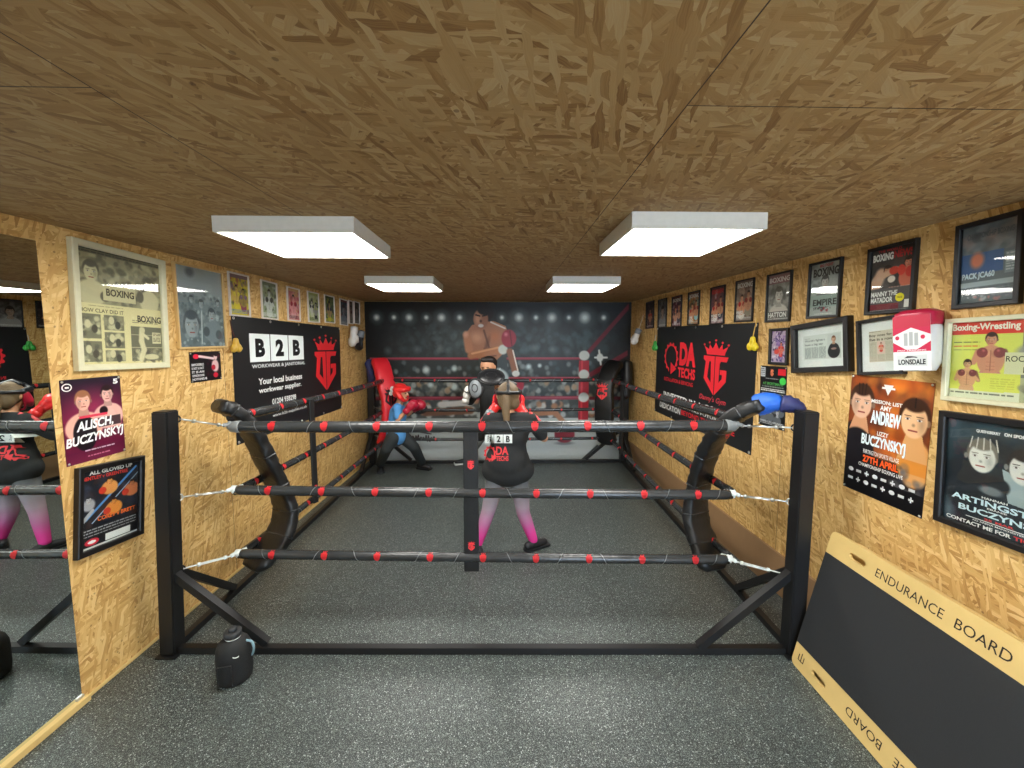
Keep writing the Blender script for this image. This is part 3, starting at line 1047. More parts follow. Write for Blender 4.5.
def spacer(top, bot, w, label, face, logos, lw=.03, thick=.022):
    """flat padded strap hung between the ropes"""
    top, bot = Vector(top), Vector(bot)
    d = (bot - top).normalized(); face = face.normalized(); side = d.cross(face).normalized()
    bm = bmesh.new()
    prof = [(-w / 2, -thick * .35), (-w * .42, -thick * .5), (w * .42, -thick * .5), (w / 2, -thick * .35), (w / 2, thick * .35), (w * .42, thick * .5), (-w * .42, thick * .5), (-w / 2, thick * .35)]
    N = 30
    rj = random.Random(4)
    rows = []
    for i in range(N):
        t = i / (N - 1); p = top.lerp(bot, t)
        k = 1 + rj.uniform(-.03, .03)
        rows.append([bm.verts.new(p + side * a * k + face * b) for a, b in prof])
    for a, b in zip(rows, rows[1:]):
        for k in range(8):
            f = bm.faces.new((a[k], a[(k + 1) % 8], b[(k + 1) % 8], b[k])); f.smooth = False
    bm.faces.new(rows[0]); bm.faces.new(rows[-1][::-1])
    bmesh.ops.recalc_face_normals(bm, faces=bm.faces)
    o = obj('rope_spacer', bm, M['black_vinyl'])
    tag(o, label, 'ring strap', 'straps joining the ring ropes')
    for t, sz in logos:
        p = top.lerp(bot, t) + face * (thick * .5 + .0004)
        bm = bmesh.new()
        for pts, c, ly in crest():
            vs = [bm.verts.new(p + side * (-x if side.dot(Vector((1, 0, 0))) < 0 else x) * sz + Vector((0, 0, 1)) * (y - .9) * sz * .9 + face * (.0004 + .0005 * ly)) for x, y in pts]
            f = bm.faces.new(vs); f.material_index = ly
            f.normal_update()
            if f.normal.dot(face) < 0: f.normal_flip()
        obj('crest_patch', bm, [M['logo_red'], M['black_vinyl']], o)
    return o


xs_ = at(471, 430, cor['FL', 'top'].y).x
yf = cor['FL', 'top'].y - .04
spacer((xs_, yf, 1.29), (xs_ + .0, yf, .37), .095, 'wide black strap with two red crests at the middle of front ropes', Vector((0, -1, 0)), [(.23, .043), (.81, .043)])
ysl = 3.55
spacer((cor['FL', 'top'].x + .045, ysl, 1.34), (cor['FL', 'top'].x + .045, ysl, .42), .05, 'narrow black strap joining left side ropes below the supplier banner', Vector((1, -.5, 0)), [(.22, .026), (.84, .026)])
ysr = 5.0
spacer((cor['FR', 'top'].x + .03, ysr, 1.30), (cor['FR', 'top'].x + .03, ysr, .42), .05, 'narrow black strap joining right side ropes near the back', Vector((-1, -.5, 0)), [(.9, .022)])


def corner_pad(path, widths, thick, side, label, material, name='corner_pad', ties=6, wrinkle=.004, seed=0):
    """long stuffed cushion bent along a path"""
    pts = spline(path, 9)
    N = len(pts)
    bm = bmesh.new()
    rj = random.Random(seed)
    side = Vector(side).normalized()
    rows = []
    n = 20
    for i, p in enumerate(pts):
        t = i / (N - 1)
        w = widths[0] + (widths[1] - widths[0]) * t
        tg = (pts[min(i + 1, N - 1)] - pts[max(i - 1, 0)]).normalized()
        out = side.cross(tg).normalized()
        s2 = tg.cross(out).normalized()
        endk = min(1, min(t, 1 - t) / .03 * .4 + .6)
        pinch = 1 - .09 * math.exp(-(((t * ties) % 1 - .5) / .06) ** 2)
        row = []
        for k in range(n):
            a = 2 * PI * k / n
            ca, sa = math.cos(a), math.sin(a)
            x = math.copysign(abs(ca) ** .45, ca) * w / 2 * endk * pinch
            y = math.copysign(abs(sa) ** .55, sa) * thick / 2 * endk * pinch
            row.append(bm.verts.new(p + s2 * (x + rj.uniform(-wrinkle, wrinkle)) + out * (y + rj.uniform(-wrinkle, wrinkle))))
        rows.append(row)
    for a, b in zip(rows, rows[1:]):
        for k in range(n):
            f = bm.faces.new((a[k], a[(k + 1) % n], b[(k + 1) % n], b[k])); f.smooth = True
    bm.faces.new(rows[0][::-1]); bm.faces.new(rows[-1])
    bmesh.ops.recalc_face_normals(bm, faces=bm.faces)
    o = obj(name, bm, material)
    tag(o, label, 'corner pad', 'ring corner pads')
    return o, rows


def pad_tie(rows, i, parent, material):
    """thin band around the pad at row i"""
    bm = bmesh.new()
    c = sum((v for v in rows[i]), Vector()) / len(rows[i])
    d = (sum((v for v in rows[i + 1]), Vector()) / len(rows[i + 1]) - c).normalized()
    r1 = [bm.verts.new(c + (v - c) * 1.02 - d * .004) for v in rows[i]]
    r2 = [bm.verts.new(c + (v - c) * 1.02 + d * .004) for v in rows[i]]
    r3 = [bm.verts.new(c + (v - c) * 1.05) for v in rows[i]]
    n = len(r1)
    for k in range(n):
        bm.faces.new((r1[k], r1[(k + 1) % n], r3[(k + 1) % n], r3[k])); bm.faces.new((r3[k], r3[(k + 1) % n], r2[(k + 1) % n], r2[k]))
    bmesh.ops.recalc_face_normals(bm, faces=bm.faces)
    return obj('band', bm, material, parent)


def pad_full(path, widths, thick, side, label, material, band_mat, nband, **k):
    o, rows = corner_pad(path, widths, thick, side, label, material, **k)
    R = [[v.co.copy() for v in o.data.vertices[i * 20:(i + 1) * 20]] for i in range(len(rows_count(path)))]
    for j in range(nband):
        i = int((j + 1) * (len(R) - 2) / (nband + 1))
        pad_tie(R, i, o, band_mat)
    return o


def rows_count(path): return range(len(spline(path, 9)))


padFL = pad_full([(-1.80, 2.58, 1.455), (-1.75, 2.65, 1.405), (-1.70, 2.74, 1.27), (-1.66, 2.82, 1.05), (-1.61, 2.88, .82), (-1.575, 2.90, .62), (-1.60, 2.82, .46), (-1.70, 2.66, .33)],
         (.19, .26), .085, (1, -.6, 0), 'long black cushion curving down the front left corner of ring', M['black_vinyl'], M['rope_vinyl'], 6, seed=2, wrinkle=.005, ties=7)
padFR = pad_full([(1.60, 2.42, 1.475), (1.50, 2.52, 1.40), (1.44, 2.64, 1.26), (1.415, 2.76, 1.05), (1.40, 2.82, .82), (1.385, 2.82, .60), (1.41, 2.72, .42), (1.44, 2.62, .30)],
         (.17, .26), .085, (1, .6, 0), 'long black cushion curving down the front right corner of ring', M['black_vinyl'], M['rope_vinyl'], 6, seed=9, wrinkle=.005, ties=7)
padBL = pad_full([(-1.77, 5.86, 1.56), (-1.70, 5.78, 1.47), (-1.63, 5.70, 1.25), (-1.57, 5.66, 1.02), (-1.55, 5.64, .80), (-1.58, 5.66, .58), (-1.68, 5.76, .34)],
         (.23, .27), .12, (1, .75, 0), 'bright red corner pad with black crest in back left of ring', M['red_vinyl'], M['logo_black'], 0, seed=3, wrinkle=.002, ties=1)
padBR = pad_full([(1.64, 5.89, 1.50), (1.56, 5.82, 1.46), (1.48, 5.74, 1.33), (1.43, 5.68, 1.15), (1.42, 5.66, .85), (1.44, 5.68, .60), (1.50, 5.74, .36)],
         (.25, .28), .12, (1, -.75, 0), 'black corner pad with red crest in back right of ring', M['black_vinyl'], M['logo_black'], 0, seed=4, wrinkle=.003, ties=1)


def wrap_logo(target, centre, size, col_m, bg_m, direction, parent):
    """crest pressed onto a curved surface, projected along direction"""
    dg = bpy.context.evaluated_depsgraph_get()
    bvh = BVHTree.FromObject(target, dg)
    direction = Vector(direction).normalized()
    side = direction.cross(Vector((0, 0, 1))).normalized()
    bm = bmesh.new()
    for pts, c, ly in crest():
        P = []
        for x, y in pts:
            o_ = Vector(centre) + side * x * size + Vector((0, 0, 1)) * (y - .9) * size - direction * .6
            h = bvh.ray_cast(o_, direction)
            q = h[0] if h[0] is not None else Vector(centre)
            P.append(bm.verts.new(q - direction * (.004 + .0015 * ly)))
        f = bm.faces.new(P); f.material_index = ly
        f.normal_update()
        if f.normal.dot(direction) > 0: f.normal_flip()
    return obj('crest_print', bm, [col_m, bg_m], parent)


wrap_logo(padBL, at(391, 396, 5.6), .16, M['logo_black'], M['red_vinyl'], (-.2, 1, 0), padBL)
wrap_logo(padBR, at(602, 391, 5.6), .145, M['logo_red'], M['black_vinyl'], (.2, 1, 0), padBR)
wrap_logo(padFR, at(727, 432, 2.75), .03, M['logo_red'], M['black_vinyl'], (.5, 1, 0), padFR)
# blue and dark tape bound over the top of the right front pad
tube_obj('blue_binding', spline([(1.655, 2.37, 1.485), (1.60, 2.42, 1.48), (1.555, 2.46, 1.455)], 6), [.035, .045, .05, .055, .058, .060, .062, .064, .066, .066, .066, .066, .064], M['blue_cloth'], padFR, 14, jitter=.06)
tube_obj('tail_binding', spline([(1.74, 2.30, 1.44), (1.70, 2.33, 1.475), (1.655, 2.37, 1.485)], 4), [.02, .03, .035, .04, .045, .05, .05, .05, .05], M['navy_cloth'], padFR, 10, jitter=.15)
cl = blob([('chain', [((-1.93, 5.95, 1.52), .05), ((-1.90, 5.93, 1.38), .06), ((-1.89, 5.92, 1.22), .045)]), ('chain', [((-1.95, 5.93, 1.5), .04), ((-1.86, 5.9, 1.3), .045)])], .012, 3)
tag(obj('hanging_cloth', cl, M['navy_cloth']), 'crumpled navy cloth on the post behind the red corner pad', 'cloth')
cl = blob([('chain', [((1.80, 5.90, 1.50), .06), ((1.80, 5.88, 1.30), .08), ((1.78, 5.86, 1.05), .07)]), ('chain', [((1.85, 5.93, 1.5), .04), ((1.82, 5.88, 1.2), .06)])], .012, 3)
tag(obj('hanging_cloth', cl, M['black_vinyl']), 'bundle of dark straps on the back right ring post', 'cloth')

# ================================================================== THINGS ON THE WALLS
def fit(side, quad, off):
    """a true rectangle on the wall closest to four seen corners (TL, TR, BR, BL)"""
    P = [on_wall(side, x, y, off) for x, y in quad]
    a, d, n = wall_frame(side)
    X = d if side == 'L' else -d
    Z = Vector((0, 0, 1))
    c = (P[0] + P[1] + P[2] + P[3]) / 4
    u = ((P[1] - P[0]) + (P[2] - P[3])) / 2
    v = ((P[0] - P[3]) + (P[1] - P[2])) / 2
    au = math.atan2(u.dot(Z), u.dot(X)); av = math.atan2(-v.dot(X), v.dot(Z))
    ang = (au + av) / 2
    xd = X * math.cos(ang) + Z * math.sin(ang)
    yd = -X * math.sin(ang) + Z * math.cos(ang)
    m_ = Matrix((xd.to_4d() * 0, xd.to_4d() * 0, xd.to_4d() * 0, xd.to_4d() * 0))
    m_ = Matrix(((xd.x, yd.x, n.x, c.x), (xd.y, yd.y, n.y, c.y), (xd.z, yd.z, n.z, c.z), (0, 0, 0, 1)))
    m_ = m_ @ T((0, 0, -off + .0015))
    return m_, u.length, v.length


def frame_mesh(w, h, fw, fd, rec=None):
    """mitred moulding with a stepped profile; inner lip holds the glass"""
    prof = [(0, 0), (0, fd * .9), (fw * .12, fd), (fw * .85, fd * .96), (fw, fd * .8), (fw, fd * .3), (fw * .8, fd * .3), (fw * .8, 0)]
    bm = bmesh.new()
    cs = []
    for sx, sy in ((-1, -1), (1, -1), (1, 1), (-1, 1)):
        cs.append([bm.verts.new((sx * (w / 2 - a), sy * (h / 2 - a), b)) for a, b in prof])
    n = len(prof)
    for i in range(4):
        p, q = cs[i], cs[(i + 1) % 4]
        for k in range(n):
            bm.faces.new((p[k], q[k], q[(k + 1) % n], p[(k + 1) % n]))
    bmesh.ops.recalc_face_normals(bm, faces=bm.faces)
    return bm


def framed(label, side, quad, fw, fd, fmat, art, mount=0, group=None, glass=True, name='framed_picture', cat='framed picture', pmat='print'):
    """art(w, h) returns a Print for the visible sheet"""
    m_, w, h = fit(side, quad, fd)
    t = thing(name, label, cat, m_, group)
    obj('frame', frame_mesh(w, h, fw, fd), fmat, t)
    iw, ih = w - 2 * fw * .82, h - 2 * fw * .82
    box_obj('backing', (0, 0, fd * .1), (iw, ih, fd * .12), M['backing'], t)
    z = fd * .18
    if mount:
        mx_, my_ = (mount, mount) if not isinstance(mount, tuple) else mount
        box_obj('mount', (0, 0, z), (iw, ih, .002), M['mount'], t)
        z += .0012
        pr = art(iw - 2 * mx_, ih - 2 * my_)
    else:
        pr = art(iw, ih)
    po = obj('print', pr.mesh(), M[pmat], t)
    po.location = (0, 0, z)
    if glass:
        box_obj('glass', (0, 0, fd * .42), (iw, ih, .0012), M['glass'], t)
    return t


def sheet(label, side, quad, art, name='poster', cat='poster', group=None, pins=True, pmat='gloss_print', off=.003):
    m_, w, h = fit(side, quad, off)
    pr = art(w, h)
    o = obj(name, pr.mesh(name), M[pmat])
    o.matrix_world = m_
    tag(o, label, cat, group)
    if pins:
        for x, y in ((-1, 1), (1, 1), (-1, -1), (1, -1)):
            bm = bmesh.new(); bm_ell(bm, (x * (w / 2 - .01), y * (h / 2 - .01), .0035), (.006, .006, .0035), seg=10, rings=6)
            obj('pin', bm, M['brass'], o)
    return o


def RES(w, h, n=150):
    """raster size for a sheet, longer side n"""
    k = n / max(w, h)
    return max(8, int(w * k)), max(8, int(h * k))


WHITE = (236, 238, 234); BLK = (20, 20, 22); RED = (214, 40, 44)
SK = (222, 172, 140)


# ---- left wall
def art_big_cutting(w, h):
    A = Art(*RES(w, h, 220), (216, 206, 160))
    gr = [(120, 118, 96), (150, 146, 118), (88, 86, 74), (190, 184, 148)]
    A.rect(.03, .0, 1, .47, (158, 152, 120))
    A.mess(.0, .05, 1, .45, gr, 260, .03, 1, .6)
    A.rect(0, 0, 1, .05, (110, 106, 88)); A.lines(0, .01, 1, .05, 2, (60, 58, 50), 3)
    A.head(.16, .2, .09, (205, 198, 158), (96, 92, 78)); A.ell(.16, .38, .17, .12, (200, 192, 152), .15)
    A.line(.02, .34, .3, .42, .03, (196, 188, 150)); A.ell(.3, .4, .06, .05, (100, 96, 80))
    A.head(.84, .24, .07, (205, 198, 158), (96, 92, 78)); A.ell(.84, .40, .14, .12, (206, 198, 158), .15)
    A.ell(.72, .36, .05, .06, (104, 100, 84))
    A.rect(.28, .29, .66, .43, (206, 198, 156))
    A.rect(0, .47, 1, 1, (222, 212, 160))
    A.lines(.12, .485, .5, .50, 1, (120, 112, 84))
    for (x0, y0, x1, y1, sd) in ((.02, .56, .24, .77, 1), (.27, .56, .5, .69, 2), (.27, .71, .5, .85, 3), (.02, .79, .24, .97, 4), (.27, .87, .5, .97, 5)):
        A.rect(x0, y0, x1, y1, (120, 118, 96))
        A.mess(x0 + .02, y0 + .02, x1 - .02, y1 - .02, gr + [(214, 206, 164)], 26, .022, sd, .8)
        A.ell((x0 + x1) / 2 - .03, (y0 + y1) / 2 - .02, .035, .04, (208, 200, 160), .2)
        A.ell((x0 + x1) / 2 + .04, (y0 + y1) / 2 + .02, .035, .04, (70, 68, 58), .2)
    A.lines(.6, .58, .95, .62, 2, (130, 122, 92), 8)
    A.rect(.58, .64, 1, .97, (112, 110, 90))
    A.mess(.6, .86, 1, .97, gr, 50, .02, 7)
    for y in (.72, .84): A.line(.58, y, 1, y, .004, (196, 190, 156))
    A.figure([(.72, .67), (.71, .78), (.74, .86), (.70, .95)], .034, (214, 206, 166))
    A.figure([(.73, .71), (.80, .75)], .018, (214, 206, 166)); A.ell(.73, .675, .035, .03, (206, 198, 158))
    A.ell(.84, .93, .11, .03, (206, 198, 158)); A.rect(.86, .69, .98, .80, (216, 208, 168))
    A.lines(.87, .70, .97, .79, 6, (110, 104, 84), 9)
    P = Print(w, h, img=A.im)
    P.text('BOXING', .31, .325, .64, .39, (70, 62, 48), bold=.03)
    P.text('HOW CLAY DID IT', .02, .512, .5, .545, (70, 62, 48), bold=.01)
    P.text('BOXING', .67, .535, .99, .60, (64, 56, 44), bold=.03)
    return P


framed('large cream box frame of old boxing newspaper cuttings beside the mirror', 'L', [(73, 240), (168, 259), (168, 367), (78, 372)], .033, .03, M['cream_frame'], art_big_cutting)


def art_grey_group(w, h):
    A = Art(*RES(w, h, 180), (150, 162, 164))
    A.grad(0, .35, (168, 180, 182), (140, 152, 156)); A.grad(.35, 1, (120, 134, 138), (98, 112, 118))
    gr = [(92, 106, 112), (140, 154, 158), (170, 184, 186), (80, 92, 98)]
    A.mess(0, .32, 1, 1, gr, 150, .03, 3, .7)
    A.ell(.3, .07, .12, .08, (104, 114, 118), .6)
    for x, y, k, s_ in ((.28, .72, .17, 1), (.72, .58, .085, 0), (.5, .45, .06, 1), (.3, .40, .05, 0), (.88, .42, .05, 1)):
        A.head(x, y, k, (150, 162, 166), (62, 74, 82), 0)
    A.ell(.74, .8, .22, .16, (118, 132, 138), .2); A.ell(.58, .8, .08, .07, (70, 82, 88), .2); A.ell(.86, .84, .08, .07, (74, 86, 92), .2)
    A.line(.5, .55, .47, .95, .012, (180, 192, 194))
    return Print(w, h, img=A.im)


framed('blue grey fighter group picture in pale oak frame, over a small black card', 'L', [(174, 262.5), (224.5, 271), (227, 347.5), (180, 349.5)], .014, .02, M['oak_frame'], art_grey_group)


def art_quote(w, h):
    A = Art(*RES(w, h, 130), (20, 19, 22))
    A.mess(.55, .15, .95, .9, [(90, 20, 40), (40, 12, 20)], 30, .06, 2, .5)
    A.line(.25, .14, .55, .2, .05, (190, 30, 50)); A.ell(.2, .15, .1, .09, (214, 40, 66)); A.line(.3, .15, .75, .25, .05, (225, 200, 200))
    A.ell(.82, .2, .07, .12, (220, 190, 185), .3); A.ell(.8, .5, .14, .25, (215, 180, 178), .3); A.ell(.74, .55, .07, .1, (170, 26, 48)); A.ell(.8, .82, .09, .1, (190, 30, 54))
    A.ell(.84, .13, .07, .06, (30, 20, 22))
    P = Print(w, h, img=A.im)
    for i, t in enumerate(('IMPOSSIBLE', 'IS NOT A FACT', 'IT IS AN', 'OPINION DARE', 'NOTHING IS')):
        P.text(t, .05, .38 + i * .12, .42 + (.08 if i == 4 else 0), .46 + i * .12, (214, 216, 216), bold=.03)
    return P


sheet('small black card with white words and punching boxer, below the grey picture', 'L', [(189, 353), (220, 350.5), (222, 379.5), (191, 382.5)], art_quote, 'printed_card', 'card')


def art_alisch(w, h):
    A = Art(*RES(w, h, 200), (44, 22, 40))
    A.grad(0, .5, (30, 26, 40), (120, 30, 62)); A.grad(.5, 1, (100, 20, 50), (92, 24, 52))
    A.ell(.5, .35, .5, .3, (190, 60, 100), 1, 0, .5)
    A.bust(.33, .27, .12, (226, 170, 150), (150, 100, 70), (226, 170, 150), .2, bare=True)
    A.ell(.33, .66, .2, .22, (28, 20, 26), .1)
    A.bust(.74, .22, .105, (222, 172, 160), (40, 26, 28), (205, 150, 140), -.2, bare=True)
    A.line(.86, .4, .9, .62, .05, (220, 170, 158)); A.line(.9, .62, .8, .45, .04, (226, 176, 164))
    A.ell(.66, .42, .08, .06, (36, 22, 28), .2); A.rect(.55, .5, .95, .62, (34, 20, 28), .8)
    A.grad(.86, 1, (88, 22, 50), (112, 34, 62))
    A.lines(.3, .86, .8, .875, 1, (225, 215, 220), 2, fill=.9); A.lines(.34, .93, .72, .945, 1, (205, 130, 150), 4, fill=.9)
    P = Print(w, h, img=A.im)
    P.text('ALISCH,', .2, .50, .82, .635, WHITE, shear=.2, bold=.035, tilt=.05)
    P.text('BUCZYNSKYJ', .02, .66, .98, .80, WHITE, shear=.2, bold=.035, tilt=.07)
    P.rect(.25, .445, .72, .475, (214, 60, 84))
    P.text('5', .86, .035, .95, .10, WHITE, bold=.04)
    for r0, c0, l in ((.062, WHITE, 1), (.048, (40, 26, 42), 2)):
        P.poly([(.1 + x * r0 * h / w * .9, .09 + y * r0 * .75) for x, y in ngon(20)], c0, l)
    P.rect(.07, .082, .13, .10, WHITE, 3)
    return P


sheet('maroon fight poster of two women reading ALISCH, BUCZYNSKYJ by the mirror', 'L', [(59, 381), (120, 375), (125.5, 451), (67, 467)], art_alisch)


def art_gloved(w, h):
    A = Art(*RES(w, h, 200), (26, 28, 36))
    A.mess(0, .15, 1, .7, [(40, 44, 56), (60, 70, 96), (30, 30, 40), (80, 50, 40)], 60, .07, 2, .5)
    A.line(.1, .62, .95, .08, .018, (90, 150, 215)); A.line(.2, .68, 1, .16, .008, (160, 190, 220))
    for x, y, k, c in ((.48, .2, .055, (224, 150, 80)), (.88, .3, .05, (216, 128, 80)), (.56, .48, .05, (222, 140, 60))):
        A.ell(x, y + .08, .16, .1, c, .2); A.head(x, y, k, c, (60, 34, 22)); A.ell(x - .12, y + .1, .07, .05, (200, 60, 40), .2)
    A.ell(.14, .44, .12, .09, (170, 170, 176), .3); A.head(.14, .38, .05, (190, 190, 190), (50, 50, 54)); A.line(.02, .66, .2, .52, .03, (180, 180, 184))
    A.rect(0, .73, 1, 1, (22, 22, 28)); A.lines(.04, .75, .96, .86, 3, (190, 192, 196), 5, .8, .35)
    A.rect(.42, .87, .86, .955, (226, 230, 228)); A.ell(.2, .91, .12, .045, (208, 40, 60), .1); A.ell(.2, .91, .07, .02, (240, 240, 240), .1)
    A.rect(0, .965, 1, 1, (210, 214, 212))
    P = Print(w, h, img=A.im)
    P.text('ALL GLOVED UP', .14, .02, .88, .07, WHITE, bold=.03)
    P.text('BENTLEY v GREENTREE', .04, .085, .8, .13, (220, 60, 50), bold=.02)
    P.text('COREY v BRETT', .28, .62, .95, .675, (235, 110, 40), bold=.03)
    return P


framed('black framed ALL GLOVED UP fight bill, low beside the left ring post', 'L', [(81, 469), (147, 454.5), (143, 532.5), (77, 563)], .028, .03, M['black_frame'], art_gloved)


def art_small(bgc, pal, seed, title=None, tc=WHITE, skin=(215, 160, 110), glove=(200, 40, 40), mood=0):
    def f(w, h):
        A = Art(*RES(w, h, 90), bgc)
        A.mess(0, .1, 1, .95, pal, 60, .06, seed, .6)
        if mood == 0: A.fighter(.5, .3, .1, skin, (40, 26, 20), glove, pal[0])
        elif mood == 1:
            A.fighter(.36, .34, .075, skin, (40, 26, 20), glove, pal[0]); A.fighter(.72, .4, .075, tuple(c * .75 for c in skin), (25, 18, 15), pal[-1], pal[1], -1)
        else: A.bust(.5, .4, .19, skin, (50, 36, 28), pal[0])
        A.rect(0, 0, 1, .1, pal[-1], .8)
        A.lines(.06, .86, .94, .96, 3, tc, seed, .9, .5)
        P = Print(w, h, img=A.im)
        if title: P.text(title, .06, .02, .94, .12, tc, bold=.02)
        return P
    return f


LF = [
    ([(228.5, 271.4), (249.8, 275.5), (250.5, 317), (231, 316)], ((210, 190, 60), [(226, 205, 50), (150, 60, 90), (60, 80, 70), (120, 90, 130)], 1, None, (110, 140, 170), (214, 180, 90), (220, 200, 60), 1), 'small yellow fighters print in white frame, first right of the oak frame'),
    ([(261.3, 279.6), (277.7, 283), (278.3, 320), (263, 318.3)], ((150, 160, 120), [(190, 200, 190), (60, 70, 60), (120, 130, 100)], 2, None, (220, 220, 215), (200, 205, 200), (40, 44, 44), 0), 'small green and grey boxer print in white frame over the supplier banner'),
    ([(287, 286), (300, 289), (301, 322), (289, 320)], ((200, 120, 120), [(226, 170, 170), (150, 40, 60), (220, 190, 120)], 3, None, (60, 20, 30), (225, 150, 150), (150, 20, 40), 0), 'small pink and red boxer print in white frame over the supplier banner'),
    ([(307.6, 290.8), (319.3, 293), (320, 323), (309.4, 322)], ((190, 200, 150), [(220, 225, 190), (30, 34, 34), (180, 190, 110)], 4, None, (60, 70, 40), (226, 226, 214), (30, 30, 30), 1), 'small pale green and black boxer print in white frame over the supplier banner'),
    ([(324.6, 295), (335, 296), (335, 323.6), (325.8, 322.4)], ((120, 140, 90), [(210, 205, 50), (50, 60, 70), (90, 110, 80)], 5, None, (220, 210, 60), (190, 160, 110), (50, 60, 90), 0), 'small print with yellow foot in white frame above the banner crest'),
    ([(340.2, 298.5), (348.3, 300), (348, 325.7), (340.7, 325)], ((60, 66, 74), [(120, 130, 140), (30, 34, 40), (150, 60, 60)], 6, None, (200, 200, 200), (130, 130, 134), (60, 30, 30), 2), 'small dark print in white frame, just right of the supplier banner'),
    ([(349.2, 300.2), (353.6, 301), (353.6, 324), (349.4, 323.6)], ((100, 84, 70), [(130, 110, 90), (50, 44, 40), (80, 60, 50)], 7, None, (180, 170, 150), (150, 120, 100), (90, 40, 30), 0), 'narrow brown print in white frame directly above hanging white gloves'),
    ([(354.6, 301.3), (360.2, 302.2), (360, 324), (354.6, 324)], ((74, 70, 66), [(110, 100, 90), (40, 38, 36), (90, 70, 60)], 8, None, (170, 166, 150), (140, 116, 96), (70, 36, 30), 2), 'last small dark print in white frame, nearest the mural corner'),
]
for q, a_, lb in LF:
    framed(lb, 'L', q, .012, .015, M['white_frame'], art_small(*a_), group='small white frames along the left wall')


def art_b2b(w, h):
    N_ = 40
    P = Print(w, h, img=np.ones((N_, N_, 3)) * np.array([27, 28, 29]) / 255)
    for i, t in enumerate('B2B'):
        x0 = .105 + i * .149
        P.rect(x0, .13, x0 + .143, .365, (232, 240, 238))
        P.text(t, x0 + .038, .17, x0 + .106, .325, (18, 20, 22), bold=.06)
    P.text('WORKWEAR & JANITORIAL', .115, .385, .555, .425, (214, 220, 218), bold=.02)
    P.text('Your local business', .155, .505, .52, .56, (232, 236, 234), bold=.025)
    P.text('workwear supplier.', .155, .585, .51, .645, (232, 236, 234), bold=.025)
    P.text('01204 938298', .25, .70, .455, .75, (226, 230, 228), bold=.02)
    P.text('www.b2b-supplies.co.uk', .25, .835, .56, .87, (220, 224, 222), bold=.01)
    P.crest(.80, .39, .64, (226, 44, 50), (27, 28, 29), wf=.86)
    return P


def banner(label, side, quad, art):
    m_, w, h = fit(side, quad, .006)
    pr = art(w, h)
    o = obj('banner', pr.mesh('banner'), M['vinyl_print'])
    o.matrix_world = m_
    tag(o, label, 'banner')
    for i in range(5):
        for sy in (-1, 1):
            x = -w / 2 + .02 + (w - .04) * i / 4
            bm = bmesh.new()
            bm_tube(bm, [(x + .009 * math.cos(a), sy * (h / 2 - .02) + .009 * math.sin(a), .007) for a in [k * PI / 6 for k in range(13)]], .003, 6)
            obj('eyelet', bm, M['brass'], o)
    return o


banner('wide black B2B workwear supplier banner on the left OSB wall', 'L', [(232, 318), (340.5, 325.8), (341.3, 406), (237, 449.6)], art_b2b)


def art_da(w, h):
    P = Print(w, h, img=np.ones((40, 40, 3)) * np.array([28, 30, 31]) / 255)
    R_ = (226, 44, 54); bgc = (28, 30, 31)
    cx, cy, rx, ry = .215, .335, .095, .165
    ro = []
    for i in range(56):
        a = 2 * PI * i / 56
        q = 1.0 if (i // 2) % 2 == 0 else .87
        ro.append((cx + rx * q * math.cos(a), cy + ry * q * math.sin(a)))
    P.poly(ro, R_, 1)
    P.poly([(cx + rx * .76 * x, cy + ry * .76 * y) for x, y in ngon(28)], bgc, 2)
    P.poly([(cx + .0, cy + .05), (cx + .0, cy + .185), (cx + .075, cy + .115)], R_, 3)
    P.poly([(cx - .02, cy + .05), (cx - .02, cy + .2), (cx, cy + .2), (cx, cy + .05)], bgc, 3)
    P.text('DA', .325, .165, .51, .405, R_, bold=.06)
    P.text('TECHS', .31, .425, .51, .53, R_, bold=.04)
    P.text('INSTALLATION & SERVICING', .13, .56, .49, .60, R_, bold=.01)
    P.crest(.695, .355, .50, R_, bgc, wf=.80)
    P.text("Danny's Gym", .565, .635, .80, .70, (200, 60, 70), shear=.3)
    P.text('INVESTED IN A COACH', .13, .725, .86, .795, WHITE, bold=.03)
    P.text('AND FIGHTERS FUTURE', .22, .815, .76, .84, WHITE, bold=.01)
    P.text('DEDICATION', .08, .86, .36, .92, WHITE, bold=.02)
    P.text('BEYOND THE SQUARE', .37, .86, .88, .92, R_, bold=.02)
    return P


banner('wide black DA TECHS banner with red crest on the right OSB wall', 'R', [(657.6, 327.5), (757.8, 322), (751, 455), (654, 411)], art_da)

# ---- right wall, upper row of magazine covers in black frames
BF = 'boxing magazine covers in black frames'


